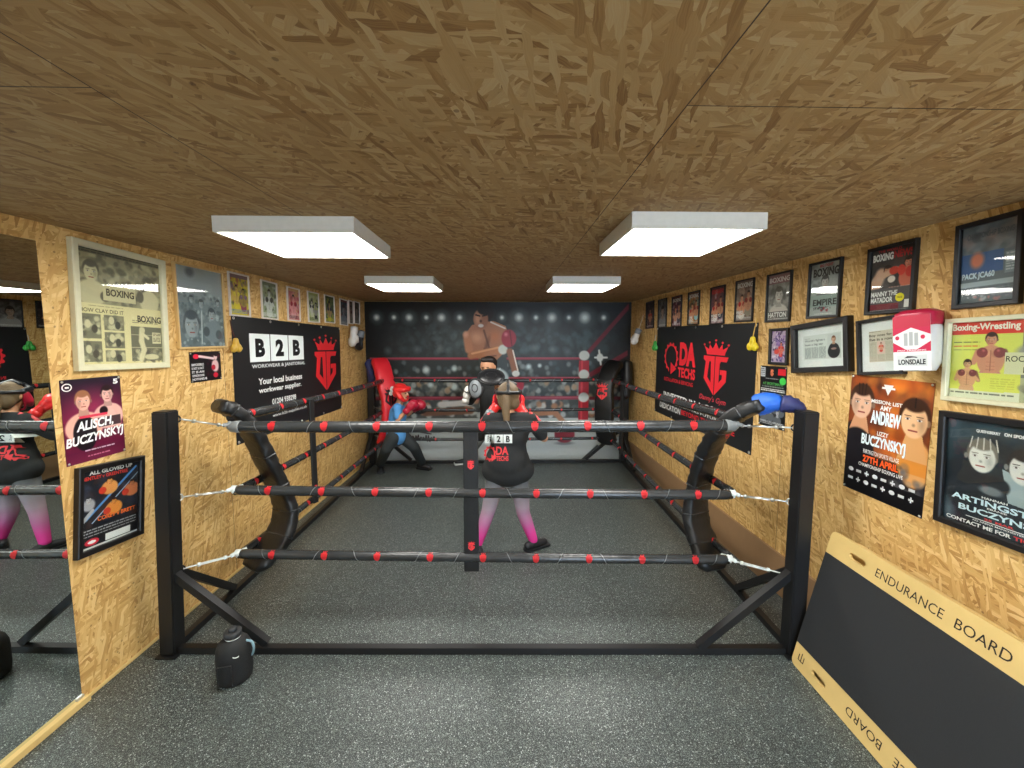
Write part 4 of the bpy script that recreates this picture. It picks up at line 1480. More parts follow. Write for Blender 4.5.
def art_cover(bgc, pal, seed, t1, t1c=WHITE, t2=None, t2c=None, foot=None, skin=(200, 140, 105), glove=(180, 30, 30), mood=1, grey=0):
    def f(w, h):
        A = Art(*RES(w, h, 130), bgc)
        A.mess(0, .12, 1, 1, pal, 60, .07, seed, .5)
        if mood == 0: A.fighter(.5, .34, .085, skin, (30, 22, 20), glove, pal[0])
        elif mood == 1:
            A.fighter(.34, .42, .08, tuple(min(255, c * 1.1) for c in skin), (60, 36, 24), glove, pal[0])
            A.fighter(.72, .34, .08, skin, (25, 18, 15), tuple(c * .7 for c in glove), pal[-1], -1)
        else: A.bust(.5, .42, .18, skin, (60, 40, 30), pal[0])
        if grey: A.grey((1, 1.02, 1.02), grey)
        A.lines(.04, .9, .96, .98, 3, (220, 220, 216), seed + 3, .8, .45)
        P = Print(w, h, img=A.im)
        if t1 and t2:
            P.text(t1, .05, .05, .52, .17, t1c, bold=.03); P.text(t2, .53, .05, .96, .17, t2c or RED, bold=.03)
        elif t1: P.text(t1, .05, .05, .95, .17, t1c, bold=.03)
        if foot:
            for i, t in enumerate(foot): P.text(t, .05, .74 + i * .095, .05 + min(.88, .1 * len(t)), .82 + i * .095, WHITE, bold=.03)
        return P
    return f


RF = [
    ([(645.3, 301.8), (653.5, 301.3), (653, 328.2), (646, 328.6)], art_cover((60, 44, 46), [(110, 80, 80), (40, 30, 34)], 1, None, mood=0), 'tiny dark magazine cover in black frame nearest the mural on the right'),
    ([(657.3, 299.3), (666.4, 298.5), (665.5, 327.4), (658, 328)], art_cover((90, 80, 78), [(150, 140, 140), (60, 50, 54)], 2, None, mood=2, grey=.5), 'second black framed cover from the mural, faded grey, right wall'),
    ([(671.4, 297), (681.3, 295), (680.4, 326.8), (671.3, 327.2)], art_cover((90, 30, 44), [(226, 216, 220), (120, 30, 50), (40, 30, 60)], 3, 'BOXING', glove=(30, 30, 60)), 'maroon and white boxing cover in black frame, third from the mural'),
    ([(687.5, 292.3), (699.2, 290.5), (698, 324.8), (687.3, 325.4)], art_cover((120, 70, 40), [(220, 150, 80), (60, 90, 60), (150, 205, 215)], 4, 'BOXING', foot=('THE', 'KING')), 'orange boxer magazine cover in black frame, fourth from the mural'),
    ([(710, 287.6), (724.6, 284.8), (723, 324), (709.3, 324.8)], art_cover((110, 70, 74), [(220, 200, 200), (150, 40, 50), (50, 60, 80)], 5, 'BOXING', RED, 'NEWS', foot=('ROAD TO', 'GLORY')), 'red and white boxing cover in black frame over the DA TECHS banner'),
    ([(735.2, 281), (753.7, 277.6), (751.5, 321.6), (734, 322.3)], art_cover((130, 110, 100), [(214, 190, 170), (90, 60, 50), (150, 140, 120)], 6, 'BOXING', WHITE, foot=('HARD', 'FIGHT')), 'beige crowded boxing cover in black frame above banner top right corner'),
]
for q, a_, lb in RF:
    framed(lb, 'R', q, .011, .016, M['black_frame'], a_, group=BF)


def art_hatton(w, h):
    A = Art(*RES(w, h, 130), (120, 118, 112))
    A.mess(0, .2, 1, .8, [(150, 148, 140), (80, 78, 74), (190, 188, 180)], 60, .07, 4, .6)
    A.bust(.5, .45, .17, (206, 200, 190), (90, 84, 76), (150, 146, 138), bare=True)
    A.rect(0, 0, 1, .2, (150, 110, 112)); A.rect(.0, .8, 1, 1, (104, 102, 98))
    A.lines(.05, .95, .95, .99, 1, (220, 220, 216), 2)
    P = Print(w, h, img=A.im)
    P.text('BOXING', .05, .06, .95, .17, (236, 226, 222), bold=.03)
    P.text('HATTON', .05, .82, .86, .93, WHITE, bold=.03)
    return P


framed('grey HATTON magazine cover in black frame over a small purple picture', 'R', [(766.3, 274.8), (791.5, 270.0), (788.5, 321.3), (764.8, 322.4)], .013, .018, M['black_frame'], art_hatton, group=BF)


def art_empire(w, h):
    A = Art(*RES(w, h, 130), (168, 176, 172))
    A.mess(0, .05, 1, .5, [(190, 196, 194), (140, 148, 146), (120, 126, 124)], 50, .08, 4, .5)
    A.bust(.5, .36, .12, (196, 196, 190), (80, 80, 80), (120, 124, 124))
    A.rect(0, .6, 1, .82, (150, 168, 160)); A.mess(.2, .82, .8, .9, [(150, 40, 50), (90, 90, 90)], 20, .02, 3)
    A.lines(.2, .95, .8, .98, 1, WHITE, 3)
    P = Print(w, h, img=A.im)
    P.text('BIG FIGHT', .3, .02, .75, .075, (190, 40, 50), bold=.03)
    P.text('BOXING', .08, .09, .95, .25, (38, 40, 42), bold=.04)
    P.text('EMPIRE', .12, .68, .92, .80, (44, 48, 48), bold=.03)
    P.text('STATE', .14, .83, .5, .88, (44, 48, 48), bold=.02)
    return P


framed('pale BOXING magazine cover reading EMPIRE in a black frame', 'R', [(808.4, 264.6), (841.8, 255.8), (837.2, 317.5), (805.8, 318.2)], .015, .02, M['black_frame'], art_empire, group=BF)


def art_manny(w, h):
    A = Art(*RES(w, h, 200), (50, 48, 50))
    A.mess(0, .2, 1, .7, [(70, 66, 66), (40, 40, 44), (90, 80, 76)], 40, .1, 4, .5)
    A.line(.1, .6, .25, .4, .12, (206, 168, 140)); A.line(.05, .85, .15, .5, .1, (200, 160, 132)); A.head(.4, .36, .085, (188, 128, 98), (30, 22, 20))
    A.line(.2, .45, .6, .36, .06, (206, 168, 140)); A.ell(.55, .37, .12, .07, (200, 60, 44), .2); A.ell(.5, .5, .1, .06, (224, 214, 204), .2)
    A.ell(.85, .5, .2, .18, (205, 110, 84), .15); A.head(.86, .28, .08, (210, 130, 100), (40, 26, 22)); A.ell(.72, .38, .1, .09, (214, 64, 50), .2); A.ell(.9, .42, .1, .09, (200, 50, 40), .2)
    A.rect(.0, .63, 1, 1, (84, 82, 84)); A.lines(.45, .62, 1, .65, 1, (190, 150, 140), 3)
    A.rect(.0, .88, .7, .97, (120, 40, 50)); A.rect(.82, .84, .95, .96, (226, 224, 220)); A.lines(.03, .98, .9, .995, 1, WHITE, 4)
    P = Print(w, h, img=A.im)
    P.text('THE WORLD', .15, .015, .7, .055, (200, 50, 60), bold=.02)
    P.text('BOXING', .03, .07, .52, .19, WHITE, bold=.05)
    P.text('NEWS', .53, .06, .97, .18, (170, 30, 44), bold=.05)
    P.text('MANNY THE', .03, .68, .66, .76, WHITE, bold=.03)
    P.text('MATADOR', .03, .775, .56, .86, WHITE, bold=.03)
    P.poly([(.72 + x * .1, .80 + y * .065) for x, y in ngon(24)], (240, 226, 40), 1)
    P.text('FREE', .66, .785, .78, .815, (90, 80, 20), 2)
    return P


framed('MANNY THE MATADOR boxing magazine cover with yellow dot in black frame', 'R', [(867, 250), (917, 237.0), (911, 312.2), (863.9, 315)], .019, .024, M['black_frame'], art_manny, group=BF)


def art_pac(w, h):
    A = Art(*RES(w, h, 180), (96, 108, 114))
    A.grad(0, .4, (110, 120, 126), (88, 100, 108)); A.mess(0, 0, 1, .35, [(130, 140, 146), (80, 90, 96), (150, 130, 124)], 50, .08, 5, .5)
    A.rect(0, .36, .75, .62, (56, 92, 140)); A.ell(.3, .45, .16, .13, (206, 120, 88), .5); A.rect(.78, .4, 1, .66, (120, 136, 142))
    A.lines(.8, .42, .98, .64, 7, (190, 200, 204), 3)
    A.lines(.02, .8, .98, .9, 5, (60, 70, 76), 6); A.rect(0, .72, 1, .78, (160, 176, 180))
    A.mess(.05, .9, .95, .96, [(180, 120, 120), (170, 180, 184)], 14, .02, 3)
    P = Print(w, h, img=A.im)
    P.text('PACK JCA60', .04, .60, .62, .70, (196, 216, 224), bold=.04)
    P.text('CHAMPIONSHIP BOXING', .1, .10, .9, .17, (74, 84, 90), bold=.01)
    return P


framed('blue and grey framed bill reading PACK JCA60 high by the right edge', 'R', [(956.3, 226.4), (1014.5, 211), (1021.5, 304.6), (949.7, 308.3)] and [(956.3, 226.4), (1020, 208.5), (1021.5, 304.6), (949.7, 308.3)], .021, .024, M['black_frame'], art_pac, group=BF)


def art_pinkish(w, h):
    A = Art(*RES(w, h, 100), (206, 176, 172)); A.bust(.5, .4, .2, (224, 180, 160), (60, 44, 40), (150, 60, 70))
    return Print(w, h, img=A.im)


framed('pinkish portrait in black frame cut off by the top right edge', 'R', [(1023, 196), (1085, 168), (1100, 299), (1027, 300)], .03, .04, M['black_frame'], art_pinkish, group=BF)


def art_purple(w, h):
    A = Art(*RES(w, h, 130), (190, 170, 196))
    A.mess(0, .02, 1, .98, [(110, 70, 150), (226, 220, 230), (60, 50, 90), (150, 120, 190)], 70, .05, 8, .8)
    A.fighter(.62, .42, .06, (226, 120, 100), (60, 30, 30), (214, 40, 40), (226, 60, 60)); A.ell(.35, .66, .2, .1, (226, 70, 60), .4)
    A.mess(.1, .75, .9, .95, [(70, 50, 120), (230, 230, 236)], 30, .03, 3)
    P = Print(w, h, img=A.im)
    P.text('FF', .4, .06, .68, .15, (50, 36, 66), bold=.03); P.text('FINAL', .12, .24, .9, .36, (70, 50, 130), bold=.03)
    return P


framed('small purple and red fight picture in black frame, hung near yellow gloves', 'R', [(768.8, 328.6), (787.5, 327.8), (786.4, 365.3), (767.7, 364.5)], .02, .02, M['black_frame'], art_purple)


def art_dinner(w, h):
    A = Art(*RES(w, h, 170), (22, 24, 26))
    A.rect(.02, .03, .2, .18, (180, 186, 190)); A.lines(.04, .05, .18, .17, 4, (40, 40, 44), 3)
    A.rect(.68, .04, .95, .14, (206, 40, 50)); A.ell(.86, .23, .12, .06, (70, 200, 80), .1)
    A.lines(.22, .2, .7, .22, 1, (180, 180, 180), 4); A.lines(.1, .33, .9, .36, 1, (150, 160, 150), 4)
    A.lines(.05, .37, .95, .42, 2, (226, 228, 226), 5, 1, .6); A.lines(.1, .44, .9, .47, 1, (180, 184, 184), 6)
    for x, y in ((.3, .58), (.62, .56), (.82, .6), (.2, .72), (.45, .7), (.72, .74)):
        A.bust(x, y, .05, (170, 176, 180), (60, 64, 68), (90, 96, 100))
    A.ell(.4, .52, .12, .05, (50, 70, 190), .3); A.lines(.05, .9, .95, .96, 3, (200, 204, 204), 9)
    P = Print(w, h, img=A.im)
    P.crest(.46, .1, .13, (226, 130, 90), (22, 24, 26))
    P.text('AT SPORTSMANS', .12, .265, .88, .31, (90, 170, 90), bold=.01)
    return P


sheet('black dinner bill with green shamrock behind right front turnbuckle', 'R', [(760.6, 365.6), (788, 367), (783.6, 431), (758.6, 424)], art_dinner)


def art_news_wide(w, h):
    A = Art(*RES(w, h, 150), (206, 214, 208))
    A.lines(.05, .5, .62, .95, 12, (120, 128, 126), 3, .8, .5); A.lines(.05, .12, .2, .16, 1, (60, 60, 60))
    for x in (.22, .42): A.rect(x, .5, x + .015, .95, (206, 214, 208))
    A.rect(.66, .05, .98, .97, (196, 204, 200)); A.bust(.82, .26, .13, (206, 160, 130), (120, 80, 50), (26, 28, 32))
    A.ell(.82, .72, .16, .28, (26, 28, 32), .1); A.ell(.82, .62, .08, .05, (150, 120, 110), .3)
    P = Print(w, h, img=A.im)
    P.text("World's fighters", .05, .17, .6, .29, (80, 86, 86), bold=.01)
    P.text('have a big say', .05, .33, .55, .45, (80, 86, 86), bold=.01)
    return P


framed('landscape newspaper cutting in deep black frame with wide white mount', 'R', [(788, 324), (844.8, 318.6), (849.3, 375.5), (792.6, 369.3)], .035, .045, M['black_frame'], art_news_wide, mount=(.05, .055))


def art_news_tall(w, h):
    A = Art(*RES(w, h, 150), (206, 202, 182))
    A.lines(.02, .02, .5, .05, 1, (60, 60, 60)); A.lines(.02, .36, .98, .98, 22, (140, 138, 122), 5, .8, .5)
    for x in (.32, .64): A.rect(x, .36, x + .02, .98, (206, 202, 182))
    A.rect(.34, .34, .66, .74, (214, 190, 176)); A.fighter(.5, .42, .04, (214, 150, 124), (60, 40, 30), (206, 60, 50), (206, 60, 60))
    P = Print(w, h, img=A.im)
    P.text('Boy goes for', .02, .10, .96, .2, (40, 40, 40), bold=.02)
    P.text('five in a row', .02, .225, .96, .32, (40, 40, 40), bold=.02)
    return P


framed('upright newspaper cutting in black frame with white mount, behind hanging glove', 'R', [(854.4, 320.6), (897.5, 315.0), (905.4, 376.5), (857.7, 372.8)], .018, .03, M['black_frame'], art_news_tall, mount=(.045, .055))


def art_wrestling(w, h):
    A = Art(*RES(w, h, 240), (214, 216, 90))
    A.rect(0, 0, .62, .17, (214, 56, 40))
    A.grad(.17, .9, (206, 214, 96), (214, 218, 92)); A.rect(0, 0, .62, .165, (214, 56, 40)); A.rect(.0, .88, .62, 1, (214, 218, 190))
    A.rect(.62, 0, 1, 1, (120, 124, 112)); A.mess(.63, 0, 1, .45, [(60, 62, 58), (150, 152, 140), (90, 92, 84), (190, 190, 176)], 60, .06, 4, .8)
    A.rect(.62, .7, 1, 1, (176, 178, 140)); A.mess(.63, .66, 1, .95, [(80, 80, 66), (190, 190, 150), (140, 140, 116)], 40, .05, 5, .8)
    A.fighter(.37, .24, .085, (196, 140, 110), (60, 34, 28), (120, 60, 60), (190, 120, 120)); A.rect(.24, .66, .5, .90, (212, 218, 94))
    A.fighter(.17, .55, .06, (206, 158, 116), (50, 30, 24), (110, 60, 60), (206, 160, 120)); A.rect(0, .89, .62, 1, (214, 218, 190))
    A.lines(.03, .26, .27, .29, 1, (90, 100, 50)); A.lines(.03, .31, .27, .34, 1, (214, 80, 40)); A.lines(.03, .36, .25, .38, 1, (110, 120, 60))
    A.lines(.38, .72, .58, .86, 5, (190, 190, 80), 6); A.lines(.02, .91, .58, .95, 1, (90, 96, 80), 8)
    P = Print(w, h, img=A.im)
    P.text('Boxing-Wrestling', .01, .03, .60, .14, (226, 226, 206), bold=.03)
    P.rect(.49, .40, 1, .66, (206, 208, 166), 1)
    P.text('ROCKY II:', .50, .44, .80, .51, (50, 48, 40), bold=.01)
    P.text('RETAINS', .64, .57, .96, .64, (50, 48, 40), bold=.02)
    return P


framed('yellow Boxing-Wrestling magazine spread in wide cream frame on the right wall', 'R', [(943.7, 318), (1078, 311.5), (1078, 417.5), (941, 397.6)], .02, .028, M['cream_frame'], art_wrestling)


def art_andrew(w, h):
    A = Art(*RES(w, h, 260), (70, 44, 34))
    A.grad(0, .65, (120, 62, 34), (150, 70, 26)); A.mess(.1, 0, .95, .65, [(214, 96, 30), (240, 140, 50), (90, 40, 26), (60, 36, 32)], 120, .07, 3, .35)
    A.grad(.66, 1, (30, 26, 28), (18, 18, 20))
    A.ell(.12, .68, .28, .30, (30, 28, 32), .1); A.poly([(.09, .34), (.25, .34), (.3, .48), (.02, .48)], (206, 150, 110))
    A.ell(.15, .62, .24, .18, (28, 26, 30), .1); A.head(.17, .23, .145, (220, 176, 146), (60, 40, 28), .2)
    for i in (-1, 0, 1): A.line(.17 + i * .05, .07, .17 + i * .04, .16, .006, (30, 20, 16))
    A.ell(.86, .62, .2, .2, (216, 156, 92), .15); A.poly([(.75, .40), (.92, .40), (1, .62), (.66, .62)], (214, 158, 100)); A.rect(.68, .6, 1, .70, (214, 130, 40), .7)
    A.head(.82, .29, .15, (232, 184, 138), (60, 36, 22), -.2)
    A.line(.82, .13, .82, .2, .006, (20, 14, 12))
    A.mess(.62, .66, 1, .95, [(90, 90, 96), (60, 60, 70), (130, 130, 130)], 40, .03, 5, .4)
    A.grad(.84, 1, (20, 20, 24), (14, 14, 16))
    P = Print(w, h, img=A.im)
    P.poly([(.44, .055), (.56, .055), (.5, .14)], (232, 232, 230)); P.rect(.42, .075, .47, .09, (232, 232, 230)); P.rect(.53, .075, .58, .09, (232, 232, 230))
    P.text('MISSION: LIST', .3, .185, .68, .215, WHITE, bold=.03)
    P.text('AMY', .42, .225, .56, .265, WHITE, bold=.03)
    P.text('ANDREW', .31, .275, .68, .385, (226, 240, 244), bold=.05)
    P.text('LIZZY', .41, .44, .55, .475, WHITE, bold=.02)
    P.text('BUCZYNSKYJ', .21, .485, .76, .60, (226, 240, 244), bold=.04)
    P.text('PARTINGTON SPORTS VILLAGE', .25, .615, .70, .65, WHITE, bold=.01)
    P.text('27TH APRIL', .25, .665, .70, .725, (240, 96, 40), bold=.04)
    P.text('CHAMPIONSHIP BOXING LIVE', .20, .735, .76, .765, WHITE, bold=.01)
    for i in range(8):
        for j in range(2):
            x = .1 + i * .11; y = .82 + j * .075
            if (i + j) % 3 == 0: P.poly([(x + a * .035, y + b * .018) for a, b in ngon(12)], (214, 216, 216), 1)
            elif (i + j) % 3 == 1: P.rect(x - .035, y - .01, x + .035, y + .012, (200, 202, 202), 1)
            else:
                P.rect(x - .008, y - .022, x + .008, y + .022, (214, 216, 216), 1); P.rect(x - .028, y - .007, x + .028, y + .008, (214, 216, 216), 1)
    return P


sheet('orange fight poster reading ANDREW, BUCZYNSKYJ, 27TH APRIL on the right wall', 'R', [(852, 374), (936, 383.5), (921, 518.5), (843, 485.6)], art_andrew)


def art_arting(w, h):
    A = Art(*RES(w, h, 260), (24, 38, 46))
    A.grad(0, 1, (34, 50, 60), (16, 26, 34)); A.mess(0, 0, 1, 1, [(50, 74, 84), (24, 36, 44), (14, 20, 26)], 70, .12, 4, .35)
    A.ell(.06, .9, .1, .2, (120, 150, 160), .9, 0, .6); A.ell(.05, .05, .1, .1, (90, 120, 130), .9, 0, .6); A.ell(.93, .85, .08, .3, (90, 120, 130), .9, 0, .5)
    A.ell(.68, .62, .28, .26, (36, 44, 52), .15); A.poly([(.5, .4), (.68, .45), (.78, .7), (.56, .68)], (150, 166, 168))
    A.head(.66, .36, .15, (206, 206, 198), (34, 32, 34), -.3)
    A.ell(.28, .68, .26, .26, (26, 34, 42), .15); A.ell(.12, .46, .09, .08, (30, 36, 42), .2); A.ell(.46, .56, .12, .09, (28, 34, 40), .2)
    A.head(.33, .33, .155, (214, 214, 204), (110, 106, 96), -.4)
    for i in range(5): A.line(.24 + i * .05, .16, .22 + i * .06, .26, .006, (196, 192, 178))
    A.ell(.42, .62, .12, .05, (110, 118, 122), .4); A.grad(.72, .73, (24, 34, 42), (24, 34, 42))
    P = Print(w, h, img=A.im)
    P.text('QUEENSBERRY', .27, .085, .47, .115, WHITE, bold=.03); P.text('ON SPORTS', .5, .08, .70, .11, WHITE, bold=.04)
    P.text('HANNAH', .35, .685, .56, .705, WHITE, bold=.02)
    P.text('ARTINGSTALL', .08, .715, .95, .77, (206, 232, 240), bold=.03)
    P.text('EBANIE', .4, .775, .56, .79, WHITE, bold=.02)
    P.text('BUCZYNSKI', .15, .805, .86, .86, (206, 232, 240), bold=.03)
    P.text('25 MAR', .38, .875, .62, .895, (214, 60, 60), bold=.03)
    P.rect(.22, .902, .78, .908, WHITE, 1); P.text('AO ARENA MANCHESTER', .28, .915, .7, .93, WHITE, bold=.01)
    P.text('CONTACT ME FOR', .04, .945, .6, .98, WHITE, bold=.03); P.text('TICKETS', .62, .945, .92, .98, (226, 60, 60), bold=.03)
    return P


framed('dark blue ARTINGSTALL fight poster in black frame at the right edge', 'R', [(937.5, 408.8), (1077, 430), (1077, 577), (933.4, 517.7)], .028, .03, M['black_frame'], art_arting)


# ================================================================== BACK WALL MURAL
def art_mural(w, h):
    A = Art(520, 310, (24, 30, 32))
    X = lambda x: (x - 366) / 266
    Y = lambda y: (y - 302) / 159
    A.grad(0, Y(312), (14, 16, 18), (24, 28, 30)); A.grad(Y(312), Y(340), (28, 34, 36), (48, 58, 60)); A.grad(Y(340), Y(380), (48, 58, 60), (42, 50, 50)); A.grad(Y(380), Y(418), (50, 58, 58), (80, 86, 84))
    tg = [(70, 90, 92), (56, 72, 74), (40, 50, 54), (30, 38, 42)]
    A.mess(.0, Y(326), 1, Y(358), tg, 500, .022, 1, .35); A.mess(.25, Y(330), .85, Y(352), [(84, 106, 106)], 120, .02, 8, .3)
    A.ell(.02, .3, .12, .5, (16, 18, 20), .9, 0, .9); A.ell(1, .3, .14, .5, (16, 18, 20), .9, 0, .8)
    r = random.Random(5)
    for x, y in ((388, 350), (417, 349), (440, 348), (534, 347), (553, 349), (568, 351)): A.ell(X(x), Y(y), .02, .035, (110, 124, 124), .9, 0, .6)
    for i in range(90): A.ell(r.uniform(.02, .98), Y(r.uniform(362, 378)), .012, .022, r.choice([(96, 110, 112), (60, 76, 80), (130, 140, 138), (36, 44, 46)]), .6, 0, .8)
    for i in range(260): A.ell(r.uniform(.02, .98), Y(r.uniform(380, 398)), .013, .026, r.choice([(120, 124, 116), (150, 150, 140), (74, 84, 82), (50, 60, 62), (170, 140, 110), (176, 184, 180)]), .5, 0, .85)
    for i in range(200): A.ell(r.uniform(.02, .98), Y(r.uniform(400, 416)), .014, .026, r.choice([(190, 198, 196), (150, 160, 160), (90, 100, 100), (176, 130, 100), (60, 66, 70), (214, 220, 220)]), .5, 0, .85)
    for x, y, k in ((426, 369, 5), (454, 368, 4), (430, 384, 4), (454, 386, 5), (529, 366, 4), (540, 365, 3), (500, 372, 3)): A.ell(X(x), Y(y), k / 266, k / 159, (196, 212, 212), .7)
    for x, s_ in ((378, 4), (395, 3), (410, 4.5), (427, 3), (442, 5), (460, 3.5), (502, 3), (519, 5.5), (536, 3.2), (552, 6), (569, 3), (585, 7), (604, 3.4)):
        A.ell(X(x), Y(317.5), s_ * 2.2 / 266, s_ * 2.2 / 159, (120, 136, 136), 1, 0, .8); A.ell(X(x), Y(317.5), s_ / 266, s_ / 159, (226, 236, 232), .8)
    red = (142, 44, 62)
    for y, wd in ((358, 1.5), (377.5, 1.5), (397.5, 2.2)): A.line(0, Y(y), X(583), Y(y), wd / 159, red); A.line(0, Y(y) - .004, X(583), Y(y) - .004, wd * .3 / 159, (170, 76, 92))
    A.line(X(589), Y(352), X(633), Y(302), 2.6 / 159, (112, 34, 48)); A.line(X(592), Y(374), X(640), Y(346), 3 / 159, (112, 34, 48)); A.line(X(592), Y(398), X(640), Y(398), 2 / 159, (112, 34, 48))
    # canvas floor and apron
    A.grad(Y(418), Y(425), (176, 184, 182), (196, 204, 202)); A.grad(Y(425), Y(461), (166, 174, 174), (196, 204, 202))
    A.rect(0, Y(422), 1, Y(424), (110, 118, 118)); A.rect(0, 0, X(370), 1, (16, 18, 20)); A.rect(X(629), 0, 1, 1, (16, 18, 20))
    A.ell(.5, Y(440), .5, .06, (190, 198, 196), .9, 0, .5)
    A.rect(X(580), Y(360), X(590), Y(420), (168, 34, 48)); A.rect(X(582), Y(360), X(584), Y(420), (206, 60, 70))
    for y in (355, 374, 397): A.ell(X(585), Y(y), 6 / 266, 5.5 / 159, (206, 214, 208), .2)
    A.ell(X(601), Y(357), 4 / 266, 5 / 159, (220, 226, 222), .3); A.line(X(596), Y(357), X(608), Y(357), 1.2 / 159, (220, 226, 222)); A.line(X(600), Y(350), X(602), Y(364), 1.2 / 159, (220, 226, 222))
    A.line(X(585), Y(461), X(600), Y(447), 1.5 / 159, (60, 66, 66))
    # a stocky boxer leaning forward with both gloves up
    dk, sk, hi = (92, 58, 44), (176, 120, 90), (224, 170, 134)
    A.poly([(X(478), Y(352)), (X(506), Y(350)), (X(508), Y(372)), (X(480), Y(374))], (62, 72, 74))
    A.ell(X(495), Y(378), 15 / 266, 12 / 159, (190, 206, 208), .15); A.line(X(488), Y(370), X(498), Y(388), 1.2 / 159, (120, 140, 146)); A.line(X(500), Y(368), X(490), Y(384), 1 / 159, (226, 236, 236))
    A.poly([(X(464), Y(336)), (X(472), Y(325)), (X(482), Y(322)), (X(494), Y(321)), (X(506), Y(326)), (X(509), Y(336)), (X(504), Y(352)), (X(496), Y(360)), (X(478), Y(358)), (X(468), Y(350))], sk)
    A.ell(X(477), Y(337), 9 / 266, 8 / 159, hi, .8, .3, .7); A.ell(X(495), Y(336), 8 / 266, 9 / 159, (196, 120, 78), .8, -.2, .8); A.ell(X(487), Y(344), 3 / 266, 12 / 159, dk, .9, .3, .7)
    A.line(X(484), Y(330), X(490), Y(350), 1.2 / 159, dk, .7)
    for yy in (348, 352, 356): A.line(X(484), Y(yy), X(496), Y(yy - 1), .8 / 159, dk, .6)
    A.line(X(467), Y(335), X(469), Y(349), 5 / 159, (190, 130, 96)); A.line(X(471), Y(355), X(499), Y(349), 4.5 / 159, (186, 124, 86)); A.line(X(472), Y(353), X(498), Y(347), 1.2 / 159, (222, 166, 120))
    A.ell(X(466), Y(334), 3.6 / 266, 4.5 / 159, (216, 160, 130), .7); A.line(X(491), Y(322), X(505), Y(328), 1 / 159, (226, 214, 200))
    A.ell(X(503), Y(349), 5.5 / 266, 5.5 / 159, (216, 222, 212), .25)
    A.line(X(510), Y(351), X(515), Y(370), 4.2 / 159, (150, 98, 72)); A.line(X(513), Y(350), X(518), Y(370), .9 / 159, (236, 224, 210))
    A.ell(X(516), Y(373), 4.5 / 266, 3.6 / 159, (220, 226, 222), .25); A.ell(X(518), Y(384), 7 / 266, 8 / 159, (168, 32, 56), .2)
    A.ell(X(509), Y(338), 8 / 266, 9.5 / 159, (162, 46, 64), .15); A.ell(X(506), Y(334), 3 / 266, 3 / 159, (220, 130, 140), .8); A.line(X(510), Y(331), X(512), Y(345), .8 / 159, (110, 24, 40))
    A.ell(X(485), Y(312), 9.5 / 266, 10 / 159, (26, 20, 20), .15); A.ell(X(481), Y(319), 8 / 266, 10.5 / 159, (160, 108, 84), .15)
    A.ell(X(478), Y(319), 5 / 266, 8 / 159, (210, 154, 122), .8); A.line(X(476), Y(315), X(480), Y(316), .9 / 159, (30, 20, 18)); A.line(X(483), Y(316), X(487), Y(315), .9 / 159, (30, 20, 18))
    A.ell(X(481), Y(325.5), 3.2 / 266, 2 / 159, (220, 214, 206), .3); A.ell(X(481), Y(321), 1.8 / 266, 2 / 159, dk, .6); A.ell(X(485), Y(310), 8 / 266, 5.5 / 159, (24, 18, 18), .2)
    # fighter down on the canvas
    A.line(X(520), Y(414), X(556), Y(412), 3.6 / 159, (176, 124, 92)); A.line(X(556), Y(412), X(566), Y(424), 3.2 / 159, (172, 120, 90))
    A.ell(X(566), Y(444), 13 / 266, 2.5 / 159, (110, 116, 116), .6); A.ell(X(566), Y(435), 11 / 266, 9 / 159, (126, 30, 46), .12); A.ell(X(563), Y(431), 4 / 266, 3 / 159, (160, 60, 76), .9, 0, .6)
    A.line(X(425), Y(412), X(470), Y(410), 4.5 / 159, (120, 84, 66)); A.line(X(440), Y(404), X(470), Y(402), 3.6 / 159, (206, 206, 204)); A.ell(X(418), Y(408), 9 / 266, 6 / 159, (24, 24, 26), .15); A.line(X(409), Y(400), X(411), Y(412), 2 / 159, (24, 24, 26))
    A.noise(.012, 3)
    P = Print(w, h, img=A.im, depth=.004)
    # scribbled signature on the canvas
    r = random.Random(3)
    def ink(x0, y0, x1, y1, t=.55):
        dx, dy = x1 - x0, y1 - y0; L_ = math.hypot(dx, dy) or 1
        nx, ny = -dy / L_ * t, dx / L_ * t
        P.poly([(X(x0 + nx), Y(y0 + ny)), (X(x0 - nx), Y(y0 - ny)), (X(x1 - nx), Y(y1 - ny)), (X(x1 + nx), Y(y1 + ny))][::1], (52, 30, 36), 1)
    px, py = 406, 437
    for i in range(22):
        nx_, ny_ = 406 + i * 1.3 + r.uniform(-.5, .5), 437 + (4 if i % 2 else -3.5) * r.uniform(.3, 1) + i * .08
        ink(px, py, nx_, ny_); px, py = nx_, ny_
    ink(404, 439, 436, 441); ink(412, 431, 430, 434)
    return P


mw = xr1 - xl1 - .012; mh = H_ROOM - .012
pm = art_mural(mw, mh)
mo = obj('mural', pm.mesh('mural'), M['vinyl_print'])
mo.matrix_world = Matrix(((1, 0, 0, (xl1 + xr1) / 2), (0, 0, -1, Y_BACK - .004), (0, 1, 0, H_ROOM / 2), (0, 0, 0, 1)))
tag(mo, 'printed mural of a boxer in a floodlit ring covering the back wall', 'mural')


# ================================================================== HANGING GLOVES AND TRINKETS
def glove_parts(s=1.0):
    """boxing glove, cuff down the z axis (cuff at top), fist at bottom, thumb to +x"""
    return [('chain', [((0, 0, .0), .045 * s), ((0, 0, -.10 * s), .05 * s)]),
            ('ell', (0, 0, -.17 * s), (.062 * s, .058 * s, .072 * s)), ('ell', (0, .015 * s, -.205 * s), (.056 * s, .06 * s, .05 * s)),
            ('chain', [((.045 * s, -.02 * s, -.10 * s), .022 * s), ((.062 * s, -.01 * s, -.17 * s), .022 * s)])]


